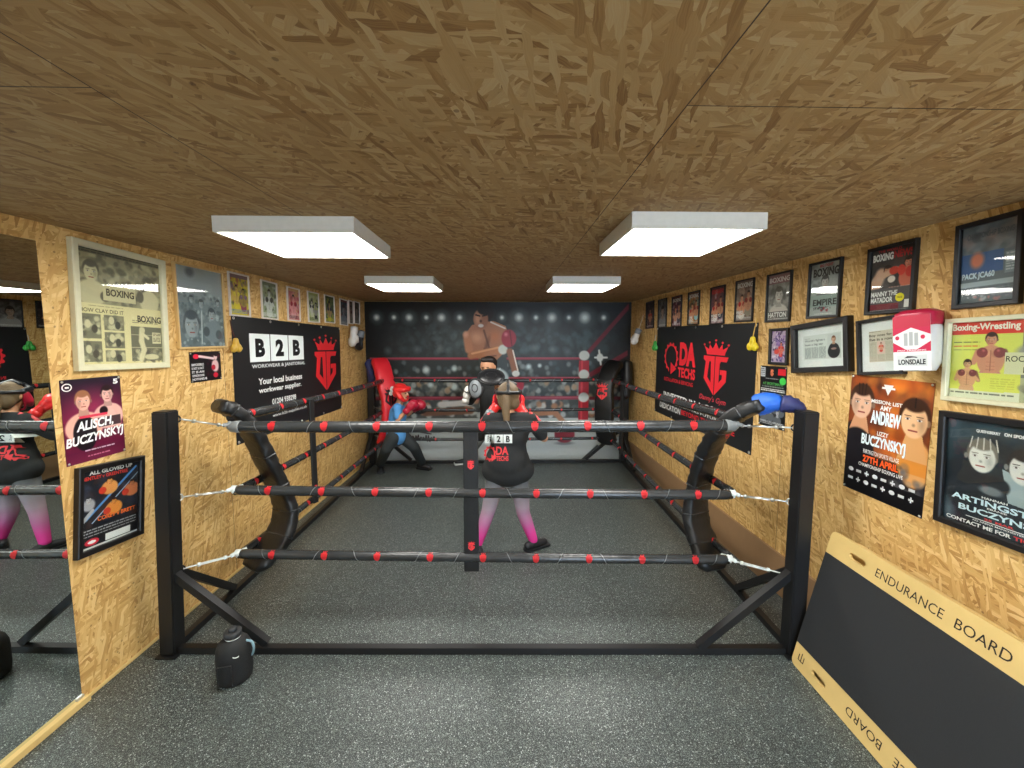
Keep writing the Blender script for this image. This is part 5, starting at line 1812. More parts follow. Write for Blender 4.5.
def hung_glove(name, loc, s, label, m_main, m_cuff, rot=(0, 0, 0), cord=None, group=None, anchor=None, cat='boxing glove'):
    t = thing(name, label, cat, T(loc) @ Euler(rot).to_matrix().to_4x4(), group)
    obj('fist', blob([p for p in glove_parts(s) if True], .006 * max(s, .5), 3), m_main, t)
    tube_obj('cuff', [(0, 0, .035 * s), (0, 0, .03 * s), (0, 0, -.05 * s), (0, 0, -.055 * s)], [.04 * s, .05 * s, .052 * s, .048 * s], m_cuff, t, 20)
    if cord:
        tube_obj('cord', spline(cord, 4), .004 * max(s, .6), M['cord_white'], t, 6)
    return t


# big white and crimson training glove on the right wall: padded body, flat printed face
gw = thing('training_glove', 'large white and crimson training glove hanging beside the upright cutting', 'boxing glove')
cg = on_wall('R', 919, 341, .07)
a_, d_, n_ = wall_frame('R')
ang = math.radians(-6)
Xv = (-d_ * math.cos(math.radians(20)) + n_ * -math.sin(math.radians(20))).normalized()
Zv = Xv.cross(Vector((0, 0, 1))).normalized()
if Zv.dot(n_) < 0: Zv = -Zv
Yv = Vector((0, 0, 1))
mg = Matrix(((Xv.x, Yv.x, Zv.x, cg.x), (Xv.y, Yv.y, Zv.y, cg.y), (Xv.z, Yv.z, Zv.z, cg.z), (0, 0, 0, 1))) @ Euler((0, 0, math.radians(5))).to_matrix().to_4x4()
gw.matrix_world = mg
ww = (on_wall('R', 943, 342, .07) - on_wall('R', 897, 342, .07)).length * .78
hh_ = .285


def padded(w0, w1, y0, y1, dp, n=18, rows=12, bul=.9):
    bm = bmesh.new(); R = []
    for i in range(rows + 1):
        t = i / rows; y = y0 + (y1 - y0) * t; w_ = w0 + (w1 - w0) * t
        e = min(1, .72 + .28 * min(1, min(t, 1 - t) / .18))
        row = []
        for k in range(n):
            a = 2 * PI * k / n
            ca, sa = math.cos(a), math.sin(a)
            row.append(bm.verts.new((math.copysign(abs(ca) ** .4, ca) * w_ / 2 * e, y, math.copysign(abs(sa) ** .5, sa) * dp / 2 * e)))
        R.append(row)
    for a, b in zip(R, R[1:]):
        for k in range(n):
            f = bm.faces.new((a[k], a[(k + 1) % n], b[(k + 1) % n], b[k])); f.smooth = True
    bm.faces.new(R[0]); bm.faces.new(R[-1][::-1])
    bmesh.ops.recalc_face_normals(bm, faces=bm.faces)
    return bm


obj('body', padded(ww * .88, ww, -hh_ / 2, hh_ * .36, .11), M['white_leather'], gw)
obj('roll_top', padded(ww * 1.0, ww * .92, hh_ * .22, hh_ * .52, .125), M['pink_vinyl'], gw)


def art_glove(w, h):
    P = Print(w, h, bg=(226, 224, 220))
    PK = (196, 34, 72)
    P.rect(0, 0, 1, .22, (190, 40, 66), 1)
    P.poly([(0, .22), (.5, .22), (0, .36)], PK, 1); P.poly([(1, .22), (.5, .22), (1, .36)], PK, 1)
    P.poly([(0, .48), (.35, .62), (.65, .62), (1, .48), (1, .66), (0, .66)], PK, 1)
    for i, (x0, y0) in enumerate(((.3, .32), (.44, .30), (.58, .32))): P.rect(x0, y0, x0 + .1, .55, (170, 174, 170), 1)
    for x0 in (.12, .8): P.poly([(x0 + a * .06, .40 + b * .04) for a, b in ngon(10)], PK, 1)
    P.text('PRO TRAINING', .12, .625, .88, .65, WHITE, bold=.02)
    P.rect(.1, .72, .9, .93, (205, 208, 204), 1)
    P.text('LONSDALE', .14, .80, .86, .90, (40, 44, 46), bold=.04)
    P.poly([(.3, .78), (.38, .74), (.5, .745), (.62, .755), (.66, .78), (.55, .77), (.42, .775)], (40, 44, 46), 2)
    return P


gp = obj('face_print', art_glove(ww * .84, hh_ * .9).mesh(), M['gloss_print'], gw)
gp.location = (0, -hh_ * .03, .066)

p = on_wall('L', 357, 333, .10)
hung_glove('boxing_glove', tuple(p + Vector((0, -.10, .05))), .95, 'white boxing glove hanging under the last small frames on left', M['white_leather'], M['white_leather'], (.2, .1, .6), group='pair of old white gloves by the mural')
hung_glove('boxing_glove', tuple(p + Vector((.02, .10, .0))), .95, 'dark sided boxing glove hung behind the white one near mural', M['glove_black'], M['grey_leather'], (-.1, .2, -.5), group='pair of old white gloves by the mural')
p = on_wall('R', 638, 341, .08)
hung_glove('boxing_glove', tuple(p + Vector((0, 0, .14))), .8, 'white boxing glove hung on a tape in right mural corner', M['white_leather'], M['grey_leather'], (.1, -.3, 2.6), cord=[(0, 0, .03), (.0, .02, .15), (0, .03, .22)])


def trinket(px, py, side, col, label, s, cordpts, cm):
    t = thing('miniature_gloves', label, 'trinket', T(on_wall(side, px, py, .03)))
    for e in (-1, 1):
        bm_ = blob([('ell', (0, e * .028 * s, -.02 * s), (.024 * s, .03 * s, .036 * s), Euler((e * .3, 0, 0))), ('chain', [((0, e * .02 * s, .0), .016 * s), ((0, e * .008 * s, .045 * s), .015 * s)]),
                    ('chain', [((.0, e * .045 * s, 0), .01 * s), ((.01, e * .05 * s, -.025 * s), .01 * s)])], .005, 2)
        obj('glove', bm_, col, t)
    tube_obj('cord', spline([Vector(c) for c in cordpts], 4), .004, cm, t, 6)
    return t


trinket(236, 345.5, 'L', M['gold'], 'gold miniature boxing gloves on red cord at the supplier banner edge', 1.0, [(0, 0, .05), (-.01, -.02, .12), (-.015, -.03, .2)], M['cord'])
trinket(752.5, 344, 'R', M['yellow'], 'yellow miniature boxing gloves on a cord at DA TECHS banner corner', 1.0, [(0, 0, .05), (.005, -.01, .12), (.015, -.02, .2)], M['gold'])
trinket(655, 346, 'R', M['green'], 'green and white miniature gloves left of the DA TECHS banner', 1.1, [(0, 0, .05), (0, 0, .1), (.01, 0, .14)], M['cord_white'])

# ================================================================== ENDURANCE BOARDS
BLn = Vector((1.68, 2.18, .0)); BDir = Vector((-.02, -1, 0)).normalized()
BUp = (Vector((1.87, 2.27, .79)) - BLn)
BUp = (BUp - BDir * BUp.dot(BDir)); BH = BUp.length; BUp.normalize()
BN = BDir.cross(BUp).normalized()
if BN.x > 0: BN = -BN
BW = 1.35


def leaning_board(shift, label, plain=False, hgt=BH, rise=0.0, up=BUp):
    n = BDir.cross(up).normalized()
    if n.x > 0: n = -n
    o = BLn + shift
    # local axes: x along the wall toward the camera, y up the slope, z off the face
    m_ = Matrix(((BDir.x, up.x, n.x, o.x), (BDir.y, up.y, n.y, o.y), (BDir.z, up.z, n.z, o.z), (0, 0, 0, 1)))
    t = thing('training_board', label, 'training board', m_, 'timber endurance boards leaning by the right wall')
    th = .018; r = .03
    # outline with rounded corners and two hand slots near the left end
    bm = bmesh.new()
    def rr(x0, y0, x1, y1, r):
        out = []
        for cx, cy, a0 in ((x1 - r, y1 - r, 0), (x0 + r, y1 - r, 90), (x0 + r, y0 + r, 180), (x1 - r, y0 + r, 270)):
            for k in range(6): out.append((cx + r * math.cos(math.radians(a0 + 18 * k)), cy + r * math.sin(math.radians(a0 + 18 * k))))
        return out
    def loop(pts, z): 
        vs = [bm.verts.new((x, y, z)) for x, y in pts]
        return vs, [bm.edges.new((vs[i], vs[(i + 1) % len(vs)])) for i in range(len(vs))]
    outer = rr(0, 0, BW, hgt, r)
    sl = [rr(.14, hgt - .085, .24, hgt - .055, .0145), rr(.14, .045, .24, .075, .0145), rr(BW - .24, hgt - .085, BW - .14, hgt - .055, .0145), rr(BW - .24, .045, BW - .14, .075, .0145)]
    vt, et = loop(outer, 0)
    E_ = list(et); SL = []
    for q in sl:
        v_, e_ = loop(q, 0); E_ += e_; SL.append(v_)
    bmesh.ops.triangle_fill(bm, use_beauty=True, use_dissolve=False, edges=E_)
    top = bmesh.ops.extrude_face_region(bm, geom=list(bm.faces))
    bmesh.ops.translate(bm, verts=[v for v in top['geom'] if isinstance(v, bmesh.types.BMVert)], vec=(0, 0, th))
    bmesh.ops.recalc_face_normals(bm, faces=bm.faces)
    obj('panel', bm, M['ply'], t)
    if plain: return t
    box_obj('grip_surface', (BW / 2, hgt / 2, th + .0016), (BW - .004, hgt - .26, .003), M['board_black'], t)
    def put(s, x0, x1, y0, y1, flip):
        bm = bmesh.new()
        v, f, asp = text_geo(s, .0)
        vs = []
        for a, b in v:
            if flip: a, b = 1 - a, 1 - b
            vs.append(bm.verts.new((x0 + a * (x1 - x0), y0 + b * (y1 - y0), th + .0006)))
        for q in f:
            try: bm.faces.new([vs[i] for i in q])
            except ValueError: pass
        obj('lettering', bm, M['slot'], t)
    put('ENDURANCE', .30, .615, hgt - .092, hgt - .050, False); put('BOARD', .66, .85, hgt - .092, hgt - .050, False)
    put('ENDURANCE', .62, .93, .045, .085, True); put('BOARD', .37, .56, .045, .085, True)
    bm = bmesh.new()
    for k in range(3):
        bm_box(bm, .06 + (k - 1) * .018, .065 + (k % 2) * .006, th + .0008, .004, .05 - abs(k - 1) * .016, .0012)
    bm_box(bm, .06, .05, th + .0008, .04, .004, .0012)
    obj('emblem', bm, M['slot'], t)
    return t


leaning_board(Vector((0, 0, .002)), 'black faced ENDURANCE BOARD with pale ply edges leaning at right')
up2 = (Vector((1.975, 2.20, .80)) - Vector((1.735, 2.20, 0))).normalized()
leaning_board(Vector((.055, -.04, .002)), 'plain ply board mostly hidden behind the black faced board', True, up=up2, hgt=.775)

# ================================================================== WATER JUG
fb = floor_at(230, 689); fb.z = 0
jug = thing('water_jug', 'black insulated water jug standing before the left front ring bar', 'water jug', T((fb.x - .015, fb.y + .07, 0)) @ Euler((0, 0, .35)).to_matrix().to_4x4() @ Matrix.Scale(.93, 4))
prof = [(.0, .0), (.075, .0), (.088, .012), (.092, .05), (.093, .16), (.09, .20), (.078, .235), (.058, .255), (.045, .262)]
bm = bmesh.new(); rings_ = []
for r_, z_ in prof[1:]:
    rings_.append([bm.verts.new((r_ * math.cos(a) * 1.0, r_ * math.sin(a) * .92, z_)) for a in [2 * PI * k / 28 for k in range(28)]])
for a, b in zip(rings_, rings_[1:]):
    for k in range(28):
        f = bm.faces.new((a[k], a[(k + 1) % 28], b[(k + 1) % 28], b[k])); f.smooth = True
bm.faces.new(rings_[0][::-1]); bm.faces.new(rings_[-1])
bmesh.ops.recalc_face_normals(bm, faces=bm.faces)
obj('sleeve', bm, M['neoprene'], jug)
tube_obj('neck', [(0, 0, .25), (0, 0, .272)], [.040, .040], M['white_tape'], jug, 24)
tube_obj('cap', [(0, 0, .270), (0, 0, .274), (0, 0, .298), (0, 0, .303)], [.043, .046, .046, .040], M['board_black'], jug, 28)
tube_obj('spout', [(0, 0, .302), (0, 0, .318), (0, 0, .322)], [.024, .022, .017], M['board_black'], jug, 18)
tube_obj('carry_strap', spline([(.07, -.02, .235), (.098, -.03, .228), (.108, -.03, .19), (.10, -.02, .15), (.09, -.01, .13)], 6), .007, M['blue_strap'], jug, 8)
bm = bmesh.new()
for sx in (-1, 1):
    bm_tube(bm, spline([(-.03 + sx * .035, -.085, .02), (-.03 + sx * .035, -.09, .15)], 6), .0025, 6)
bm_tube(bm, [(-.065, -.083, .15), (-.03, -.091, .152), (.005, -.092, .15)], .0025, 6)
obj('pocket_piping', bm, M['black_vinyl'], jug)
tube_obj('badge', [Vector((.03 + .014 * math.cos(a), -.088 - .002 * 0, .195 + .007 * math.sin(a))) for a in [PI + k * PI / 8 for k in range(9)]], .0025, M['white_tape'], jug, 6)

# ================================================================== PEOPLE
def ink(me, fn):
    at_ = me.color_attributes.new('ink', 'FLOAT_COLOR', 'POINT')
    co = np.empty(len(me.vertices) * 3, 'f'); me.vertices.foreach_get('co', co); co = co.reshape(-1, 3)
    c = fn(co) / 255.0
    lin = np.where(c <= .04045, c / 12.92, ((c + .055) / 1.055) ** 2.4)
    at_.data.foreach_set('color', np.concatenate([lin, np.ones((len(lin), 1))], 1).ravel().astype('f'))
    return me


def face_parts(c, fwd, k):
    """nose, brow, chin and ears added to a head ellipsoid; k = head half height"""
    fwd = Vector(fwd).normalized(); s = fwd.cross(Vector((0, 0, 1))).normalized(); u = s.cross(fwd).normalized()
    c = Vector(c)
    out = [('ell', c + u * k * .12, (k * .80, k * .80, k * .88)), ('ell', c + fwd * k * .18 - u * k * .30, (k * .58, k * .58, k * .66)),
           ('ell', c + fwd * k * .52 - u * k * .72, (k * .30, k * .28, k * .24)),
           ('chain', [(c + fwd * k * .80 + u * k * .10, k * .08), (c + fwd * k * .98 - u * k * .20, k * .13)])]
    for e in (-1, 1):
        out.append(('ell', c + s * e * k * .78 - u * k * .05, (k * .14, k * .14, k * .24)))
    return out


def face_detail(c, fwd, k, parent, skin_hair):
    fwd = Vector(fwd).normalized(); s = fwd.cross(Vector((0, 0, 1))).normalized(); u = s.cross(fwd).normalized(); c = Vector(c)
    for e in (-1, 1):
        bm = bmesh.new(); bm_ell(bm, c + fwd * k * .76 + s * e * k * .30 + u * k * .02, (k * .10, k * .10, k * .06), seg=10, rings=8)
        obj('eye', bm, M['eye'], parent, True)
        tube_obj('eyebrow', [c + fwd * k * .80 + s * e * k * .16 + u * k * .20, c + fwd * k * .76 + s * e * k * .42 + u * k * .21], k * .035, skin_hair, parent, 6)
    tube_obj('mouth', [c + fwd * k * .80 - s * k * .18 - u * k * .50, c + fwd * k * .86 - u * k * .52, c + fwd * k * .80 + s * k * .18 - u * k * .50], k * .05, M['lip'], parent, 6)


def person_body(label, parts, voxel=.011):
    me = blob(parts, voxel, 4)
    o = obj('person', me, M['skin'])
    return tag(o, label, 'person')


def worn(name, parts, material, parent, voxel=.011, smooth=4):
    return obj(name, blob(parts, voxel, smooth), material, parent)


def shoe(ankle, toe_dir, parent, m_up, m_sole, L_=.22, w=.042):
    a = Vector((ankle[0], ankle[1], 0)); d = Vector((toe_dir[0], toe_dir[1], 0)).normalized()
    heel = a - d * L_ * .25; toe = a + d * L_ * .75
    z = .035
    worn('shoe', [('chain', [(heel + Vector((0, 0, z + .012)), .036), (a + d * L_ * .2 + Vector((0, 0, z + .008)), .038), (toe - d * .04 + Vector((0, 0, z)), .032)]),
                  ('chain', [(a + Vector((0, 0, .05)), .038), (a + Vector((0, 0, .095)), .034)])], m_up, parent, .008, 3)
    rings = spline([heel - d * .035, heel, a + d * L_ * .2, toe - d * .03, toe], 4)
    n = len(rings); bm = bmesh.new(); s = d.cross(Vector((0, 0, 1)))
    R = []
    for i, p in enumerate(rings):
        t = i / (n - 1); ww_ = w * (.75 + .45 * math.sin(min(1, t * 1.25) * PI * .55)) * (0.35 if i in (0, n - 1) else 1)
        R.append([bm.verts.new(p + s * x * ww_ + Vector((0, 0, zz))) for x, zz in ((-1, .003), (1, .003), (1, .022), (-1, .022))])
    for x, y in zip(R, R[1:]):
        for k in range(4): bm.faces.new((x[k], x[(k + 1) % 4], y[(k + 1) % 4], y[k]))
    bm.faces.new(R[0]); bm.faces.new(R[-1][::-1]); bmesh.ops.recalc_face_normals(bm, faces=bm.faces)
    obj('sole', bm, m_sole, parent)


def glove_at(wrist, fist, s, material, parent, name='boxing_glove', cuff=None, thumb=(0, 0, 1)):
    """laced boxing glove: cuff at the wrist, rounded mitt at the fist, thumb on one side"""
    wv, fv = Vector(wrist), Vector(fist); d = (fv - wv).normalized(); th = Vector(thumb); th = (th - d * th.dot(d)).normalized()
    L_ = (fv - wv).length
    o = worn(name, [('chain', [(wv, .042 * s), (wv + d * L_ * .45, .045 * s)]), ('ell', fv, (.064 * s,) * 3), ('ell', fv - d * .045 * s, (.056 * s,) * 3), ('ell', fv + d * .01 * s - th * .02 * s, (.06 * s,) * 3),
                    ('chain', [(fv - d * .07 * s + th * .045 * s, .022 * s), (fv + th * .052 * s, .023 * s)])], material, parent, .007, 2)
    if cuff:
        tube_obj('cuff', [wv - d * .03 * s, wv - d * .028 * s, wv + d * .035 * s, wv + d * .038 * s], [.036 * s, .046 * s, .049 * s, .042 * s], cuff, o, 18)
    return o


def hand_parts(wrist, d, s_, k=1.0):
    """palm, four unequal fingers half curled and a thumb leaving the side of the palm"""
    wrist = Vector(wrist); d = Vector(d).normalized(); s_ = Vector(s_); s_ = (s_ - d * s_.dot(d)).normalized(); n = d.cross(s_)
    out = [('chain', [(wrist, .021 * k), (wrist + d * .04 * k, .022 * k)])]
    for i, ln in enumerate((.062, .070, .066, .052)):
        b = wrist + d * .062 * k + s_ * (i - 1.5) * .017 * k
        m1 = b + d * ln * .5 * k + n * .012 * k; tip = m1 + d * ln * .25 * k + n * .028 * k
        out.append(('chain', [(wrist + d * .03 * k + s_ * (i - 1.5) * .012 * k, .012 * k), (b, .0095 * k), (m1, .0085 * k), (tip, .0075 * k)]))
    b = wrist + d * .02 * k - s_ * .024 * k
    out.append(('chain', [(b, .012 * k), (b + d * .025 * k - s_ * .018 * k + n * .01 * k, .0105 * k), (b + d * .045 * k - s_ * .014 * k + n * .024 * k, .009 * k)]))
    return out


# ---- girl seen from behind (nearest figure)
YG = 3.45
g = lambda px, py, dy=0.0: at(px, py, YG + dy)
hd = g(508, 396, .06); k = .112
sh_l, sh_r = g(489, 420, .0), g(530, 419, .02)
el_l, el_r = g(479, 437, .16), g(544, 438, .12)
wr_l = Vector((-.13, YG + .34, 1.15)); wr_r = Vector((.20, YG + .33, 1.15))
gl_l = Vector((-.03, YG + .47, 1.27)); gl_r = Vector((.135, YG + .43, 1.265))
pel = g(508, 466, .02)
hip_l, hip_r = pel + Vector((-.085, 0, -.04)), pel + Vector((.085, 0, -.04))
kn_l, kn_r = g(488, 512, .02), g(523, 512, .06)
an_l = floor_at(478, 553) + Vector((0, 0, .09)); an_r = floor_at(533, 549) + Vector((0, 0, .09))
torso = [('chain', [(pel, .125), (g(508, 450, .02), .112), (g(510, 436, .02), .118)]), ('chain', [(g(499, 428, .02), .085), (g(521, 427, .02), .085)]),
         ('chain', [(sh_l, .052), (sh_r, .052)]), ('chain', [(g(509, 419, .03), .055), (hd - Vector((0, 0, .08)), .05)])]
body = person_body('person from behind in black printed T-shirt and pink faded leggings, boxing', torso + face_parts(hd, (-.05, 1, 0), k) + [
    ('chain', [(sh_l, .046), (el_l, .038), (wr_l, .027), (gl_l, .03)]), ('chain', [(sh_r, .046), (el_r, .038), (wr_r, .027), (gl_r, .03)]),
    ('chain', [(hip_l, .085), (kn_l, .052), (an_l, .036)]), ('chain', [(hip_r, .085), (kn_r, .052), (an_r, .036)])])
face_detail(hd, (-.05, 1, 0), k, body, M['hair_brown'])
shirt = worn('t_shirt', [('ell', pel + Vector((-.0, 0, -.03)), (.235, .145, .15)), ('ell', pel + Vector((-.005, -.01, .05)), (.195, .155, .17)), ('ell', g(508, 450, .02), (.165, .135, .15)), ('ell', g(509, 436, .02), (.17, .135, .14)),
                         ('chain', [(g(499, 427, .02), .098), (g(521, 426, .02), .098)]), ('chain', [(sh_l, .064), (sh_r, .064)]),
                         ('chain', [(sh_l, .062), (sh_l.lerp(el_l, .9), .056)]), ('chain', [(sh_r, .062), (sh_r.lerp(el_r, .80), .060)])], M['shirt_black'], body, .011, 16)
legs = blob([('chain', [(hip_l + Vector((0, 0, .05)), .105), (hip_l, .098), (kn_l, .060), (kn_l.lerp(an_l, .35), .056), (an_l, .042)]),
             ('chain', [(hip_r + Vector((0, 0, .05)), .105), (hip_r, .098), (kn_r, .060), (kn_r.lerp(an_r, .35), .056), (an_r, .042)]), ('chain', [(hip_l, .1), (hip_r, .1)])], .010, 4)


def ombre(co):
    z = co[:, 2:3]
    stops = [(.05, (214, 44, 138)), (.16, (206, 60, 140)), (.26, (176, 104, 146)), (.40, (168, 148, 160)), (.55, (122, 122, 126)), (.72, (78, 82, 84))]
    zs = [s_[0] for s_ in stops]
    return np.stack([np.interp(z[:, 0], zs, [s_[1][i] for s_ in stops]) for i in range(3)], 1)


obj('leggings', ink(legs, ombre), M['cloth_print'], body)
shoe((an_l.x, an_l.y), (-.3, 1), body, M['shoe_black'], M['shoe_black'])
shoe((an_r.x, an_r.y), (.8, .5), body, M['shoe_black'], M['shoe_black'])
glove_at(wr_l, gl_l, 1.0, M['glove_red'], body, cuff=M['grey_leather'], thumb=(1, 0, 0))
glove_at(wr_r, gl_r, 1.0, M['glove_red'], body, cuff=M['glove_red'], thumb=(-1, 0, 0))
# hair: a loose crown and a thick plait down the back
hair = worn('hair', [('ell', hd + Vector((0, -.02, .02)), (.098, .10, .108)), ('ell', hd + Vector((-.01, -.06, -.03)), (.082, .06, .085)),
                     ('chain', [(hd + Vector((-.015, -.11, .0)), .045), (hd + Vector((-.02, -.135, -.09)), .036), (hd + Vector((-.012, -.14, -.19)), .028), (hd + Vector((-.0, -.145, -.27)), .016)]),
                     ('ell', hd + Vector((.05, -.05, -.05)), (.05, .05, .06))], M['hair_brown'], body, .009, 2)
# head guard: padded front, crown straps and cheek pads that leave the back of the hair free
hg = worn('head_guard', [('chain', [(hd + Vector((-.10, .0, .035)), .024), (hd + Vector((-.065, .085, .045)), .028), (hd + Vector((0, .115, .05)), .03), (hd + Vector((.065, .085, .045)), .028), (hd + Vector((.10, .0, .035)), .024)]),
                         ('chain', [(hd + Vector((-.10, .0, .035)), .020), (hd + Vector((-.085, -.09, .04)), .016), (hd + Vector((0, -.140, .045)), .016), (hd + Vector((.085, -.09, .04)), .016), (hd + Vector((.10, .0, .035)), .020)]),
                         ('chain', [(hd + Vector((0, .10, .08)), .022), (hd + Vector((0, .02, .125)), .02), (hd + Vector((0, -.09, .10)), .015), (hd + Vector((0, -.138, .045)), .013)]),
                         ('chain', [(hd + Vector((-.07, .02, .10)), .014), (hd + Vector((0, .0, .127)), .014), (hd + Vector((.07, .02, .10)), .014)])], M['glove_black'], body, .008, 2)
for e in (-1, 1):
    ck = worn('cheek_pad', [('chain', [(hd + Vector((e * .092, .03, .01)), .028), (hd + Vector((e * .088, .05, -.05)), .034), (hd + Vector((e * .06, .075, -.085)), .026)])], M['glove_maroon'], hg, .007, 2)
tube_obj('chin_strap', spline([hd + Vector((-.085, .03, -.07)), hd + Vector((-.04, .05, -.125)), hd + Vector((.04, .05, -.125)), hd + Vector((.085, .03, -.07))], 4), .009, M['glove_maroon'], hg, 8)
# coral stripes on the sleeves
for s0, s1, e in ((sh_l, el_l, -1), (sh_r, el_r, 1)):
    bm = bmesh.new()
    P_a, P_b = s0 + Vector((e * -.01, -.02, .055)), s0.lerp(s1, .55) + Vector((e * .03, -.025, .052))
    bm_tube(bm, [P_a, P_a.lerp(P_b, .5) + Vector((0, 0, .008)), P_b], [.018, .024, .02], 12)
    bmesh.ops.recalc_face_normals(bm, faces=bm.faces)
    obj('sleeve_stripe', bm, M['coral'], shirt)

bpy.context.view_layer.update()
shirt_bvh = BVHTree.FromObject(shirt, bpy.context.evaluated_depsgraph_get())


def shirt_pt(px, py, lift):
    o_ = at(px, py, YG - .3)
    h = shirt_bvh.ray_cast(Vector((0, 0, CAMZ)), ray(px, py))
    if h[0] is None: return at(px, py, YG - .1)
    return h[0] - ray(px, py) * lift


def shirt_print(name, shapes, mats):
    bm = bmesh.new()
    for kind, dat, mi, lift in shapes:
        if kind == 'rect':
            x0, y0, x1, y1 = dat; n = 6
            G = [[bm.verts.new(shirt_pt(x0 + (x1 - x0) * i / n, y0 + (y1 - y0) * j / 4, lift)) for i in range(n + 1)] for j in range(5)]
            for j in range(4):
                for i in range(n):
                    f = bm.faces.new((G[j][i], G[j + 1][i], G[j + 1][i + 1], G[j][i + 1])); f.material_index = mi
        else:
            s_, x0, y0, x1, y1 = dat
            v, fs, asp = text_geo(s_, .03)
            V_ = [bm.verts.new(shirt_pt(x0 + a * (x1 - x0), y1 + b * (y0 - y1), lift)) for a, b in v]
            for q in fs:
                try: f = bm.faces.new([V_[i] for i in q]); f.material_index = mi
                except ValueError: pass
    for f in bm.faces:
        f.normal_update()
        if f.normal.y > 0: f.normal_flip()
    return obj(name, bm, mats, shirt)


M['ink_white'] = mat('white_ink', rgb(226, 232, 228), .7)
M['ink_red'] = mat('red_ink', rgb(222, 60, 66), .7)
for i, t in enumerate('B2B'):
    x0 = 484.8 + i * 9.3
    shirt_print('back_print', [('rect', (x0, 434.6, x0 + 8.8, 443.2), 0, .004), ('t', (t, x0 + 2.6, 435.8, x0 + 6.4, 442.2), 1, .0065)], [M['ink_white'], M['shirt_black']])
shirt_print('back_print', [('t', ('DA', 496, 446.5, 508.5, 455), 0, .004), ('t', ('TECHS', 496, 456, 508.5, 461), 0, .004)], [M['ink_red']])
cx_, cy_ = 490, 453.5
bm = bmesh.new()
outer = [(cx_ + (6.2 if (i // 2) % 2 else 5.2) * math.cos(2 * PI * i / 40), cy_ + (8 if (i // 2) % 2 else 6.8) * math.sin(2 * PI * i / 40)) for i in range(41)]
inner = [(cx_ + 3.9 * math.cos(2 * PI * i / 40), cy_ + 5 * math.sin(2 * PI * i / 40)) for i in range(41)]
Vo = [bm.verts.new(shirt_pt(x, y, .004)) for x, y in outer]; Vi = [bm.verts.new(shirt_pt(x, y, .004)) for x, y in inner]
for i in range(40): bm.faces.new((Vo[i], Vi[i], Vi[i + 1], Vo[i + 1]))
bm.faces.new([bm.verts.new(shirt_pt(x, y, .0045)) for x, y in ((491.5, 454.5), (491.5, 461.5), (496.5, 458))])
obj('gear_print', bm, M['ink_red'], shirt)

# ---- small boxer in blue at the left back
YK = 5.45
g = lambda px, py, dy=0.0: at(px, py, YK + dy)
hd = g(401, 392.5); k = .108
sh_n, sh_f = g(397, 408, -.09), g(399, 407, .10)
el_n = g(398, 419.5, -.14); el_f = g(408, 414, .12)
wr_n = g(406, 411.5, -.16); gl_n = g(413, 404, -.12); wr_f = g(415, 408, .06); gl_f = g(419.5, 404.5, .04)
pel = g(396, 434)
hip_n, hip_f = pel + Vector((-.02, -.075, -.03)), pel + Vector((.05, .075, -.03))
kn_n, kn_f = g(386.5, 449, -.10), g(414, 447, .06)
an_n = floor_at(380.5, 470.5) + Vector((0, 0, .09)); an_f = floor_at(422, 469) + Vector((0, 0, .09))
body = person_body('small person in red head guard, blue shirt and dark trousers by red pad', [
    ('chain', [(pel, .105), (g(397, 422), .10), (g(398, 413), .098)]), ('chain', [(sh_n, .05), (sh_f, .05)]), ('chain', [(g(398, 408), .05), (hd - Vector((0, 0, .07)), .045)])]
    + face_parts(hd, (1, -.25, -.12), k) + [('chain', [(sh_n, .042), (el_n, .034), (wr_n, .026), (gl_n, .03)]), ('chain', [(sh_f, .042), (el_f, .034), (wr_f, .026), (gl_f, .03)]),
    ('chain', [(hip_n, .08), (kn_n, .05), (an_n, .036)]), ('chain', [(hip_f, .08), (kn_f, .05), (an_f, .036)])])
face_detail(hd, (1, -.25, -.12), k, body, M['hair_black'])
worn('shirt', [('chain', [(pel + Vector((0, 0, -.03)), .135), (pel + Vector((0, 0, .06)), .125), (g(397, 422), .118), (g(398, 413), .115)]), ('chain', [(sh_n, .064), (sh_f, .064)]),
               ('chain', [(sh_n, .058), (sh_n.lerp(el_n, .75), .052)]), ('chain', [(sh_f, .058), (sh_f.lerp(el_f, .7), .052)])], M['shirt_blue'], body)
worn('trousers', [('chain', [(pel + Vector((0, 0, .0)), .115), (pel + Vector((0, 0, -.06)), .115)]), ('chain', [(hip_n, .098), (kn_n, .074), (an_n + Vector((0, 0, .01)), .06)]), ('chain', [(hip_f, .098), (kn_f, .074), (an_f + Vector((0, 0, .01)), .06)])], M['trouser_dark'], body)
shoe((an_n.x, an_n.y), (.35, -1), body, M['shoe_black'], M['shoe_black'], .2)
shoe((an_f.x, an_f.y), (1, -.35), body, M['shoe_black'], M['shoe_black'], .2)
glove_at(wr_n, gl_n, .95, M['glove_maroon'], body, cuff=M['glove_maroon'], thumb=(0, -.3, 1))
glove_at(wr_f, gl_f, 1.1, M['glove_maroon'], body, cuff=M['glove_maroon'], thumb=(0, -.3, 1))
f_ = Vector((1, -.25, -.12)).normalized(); s_ = f_.cross(Vector((0, 0, 1))).normalized(); u_ = s_.cross(f_)
hp = lambda a, b, c: hd + f_ * a + s_ * b + u_ * c
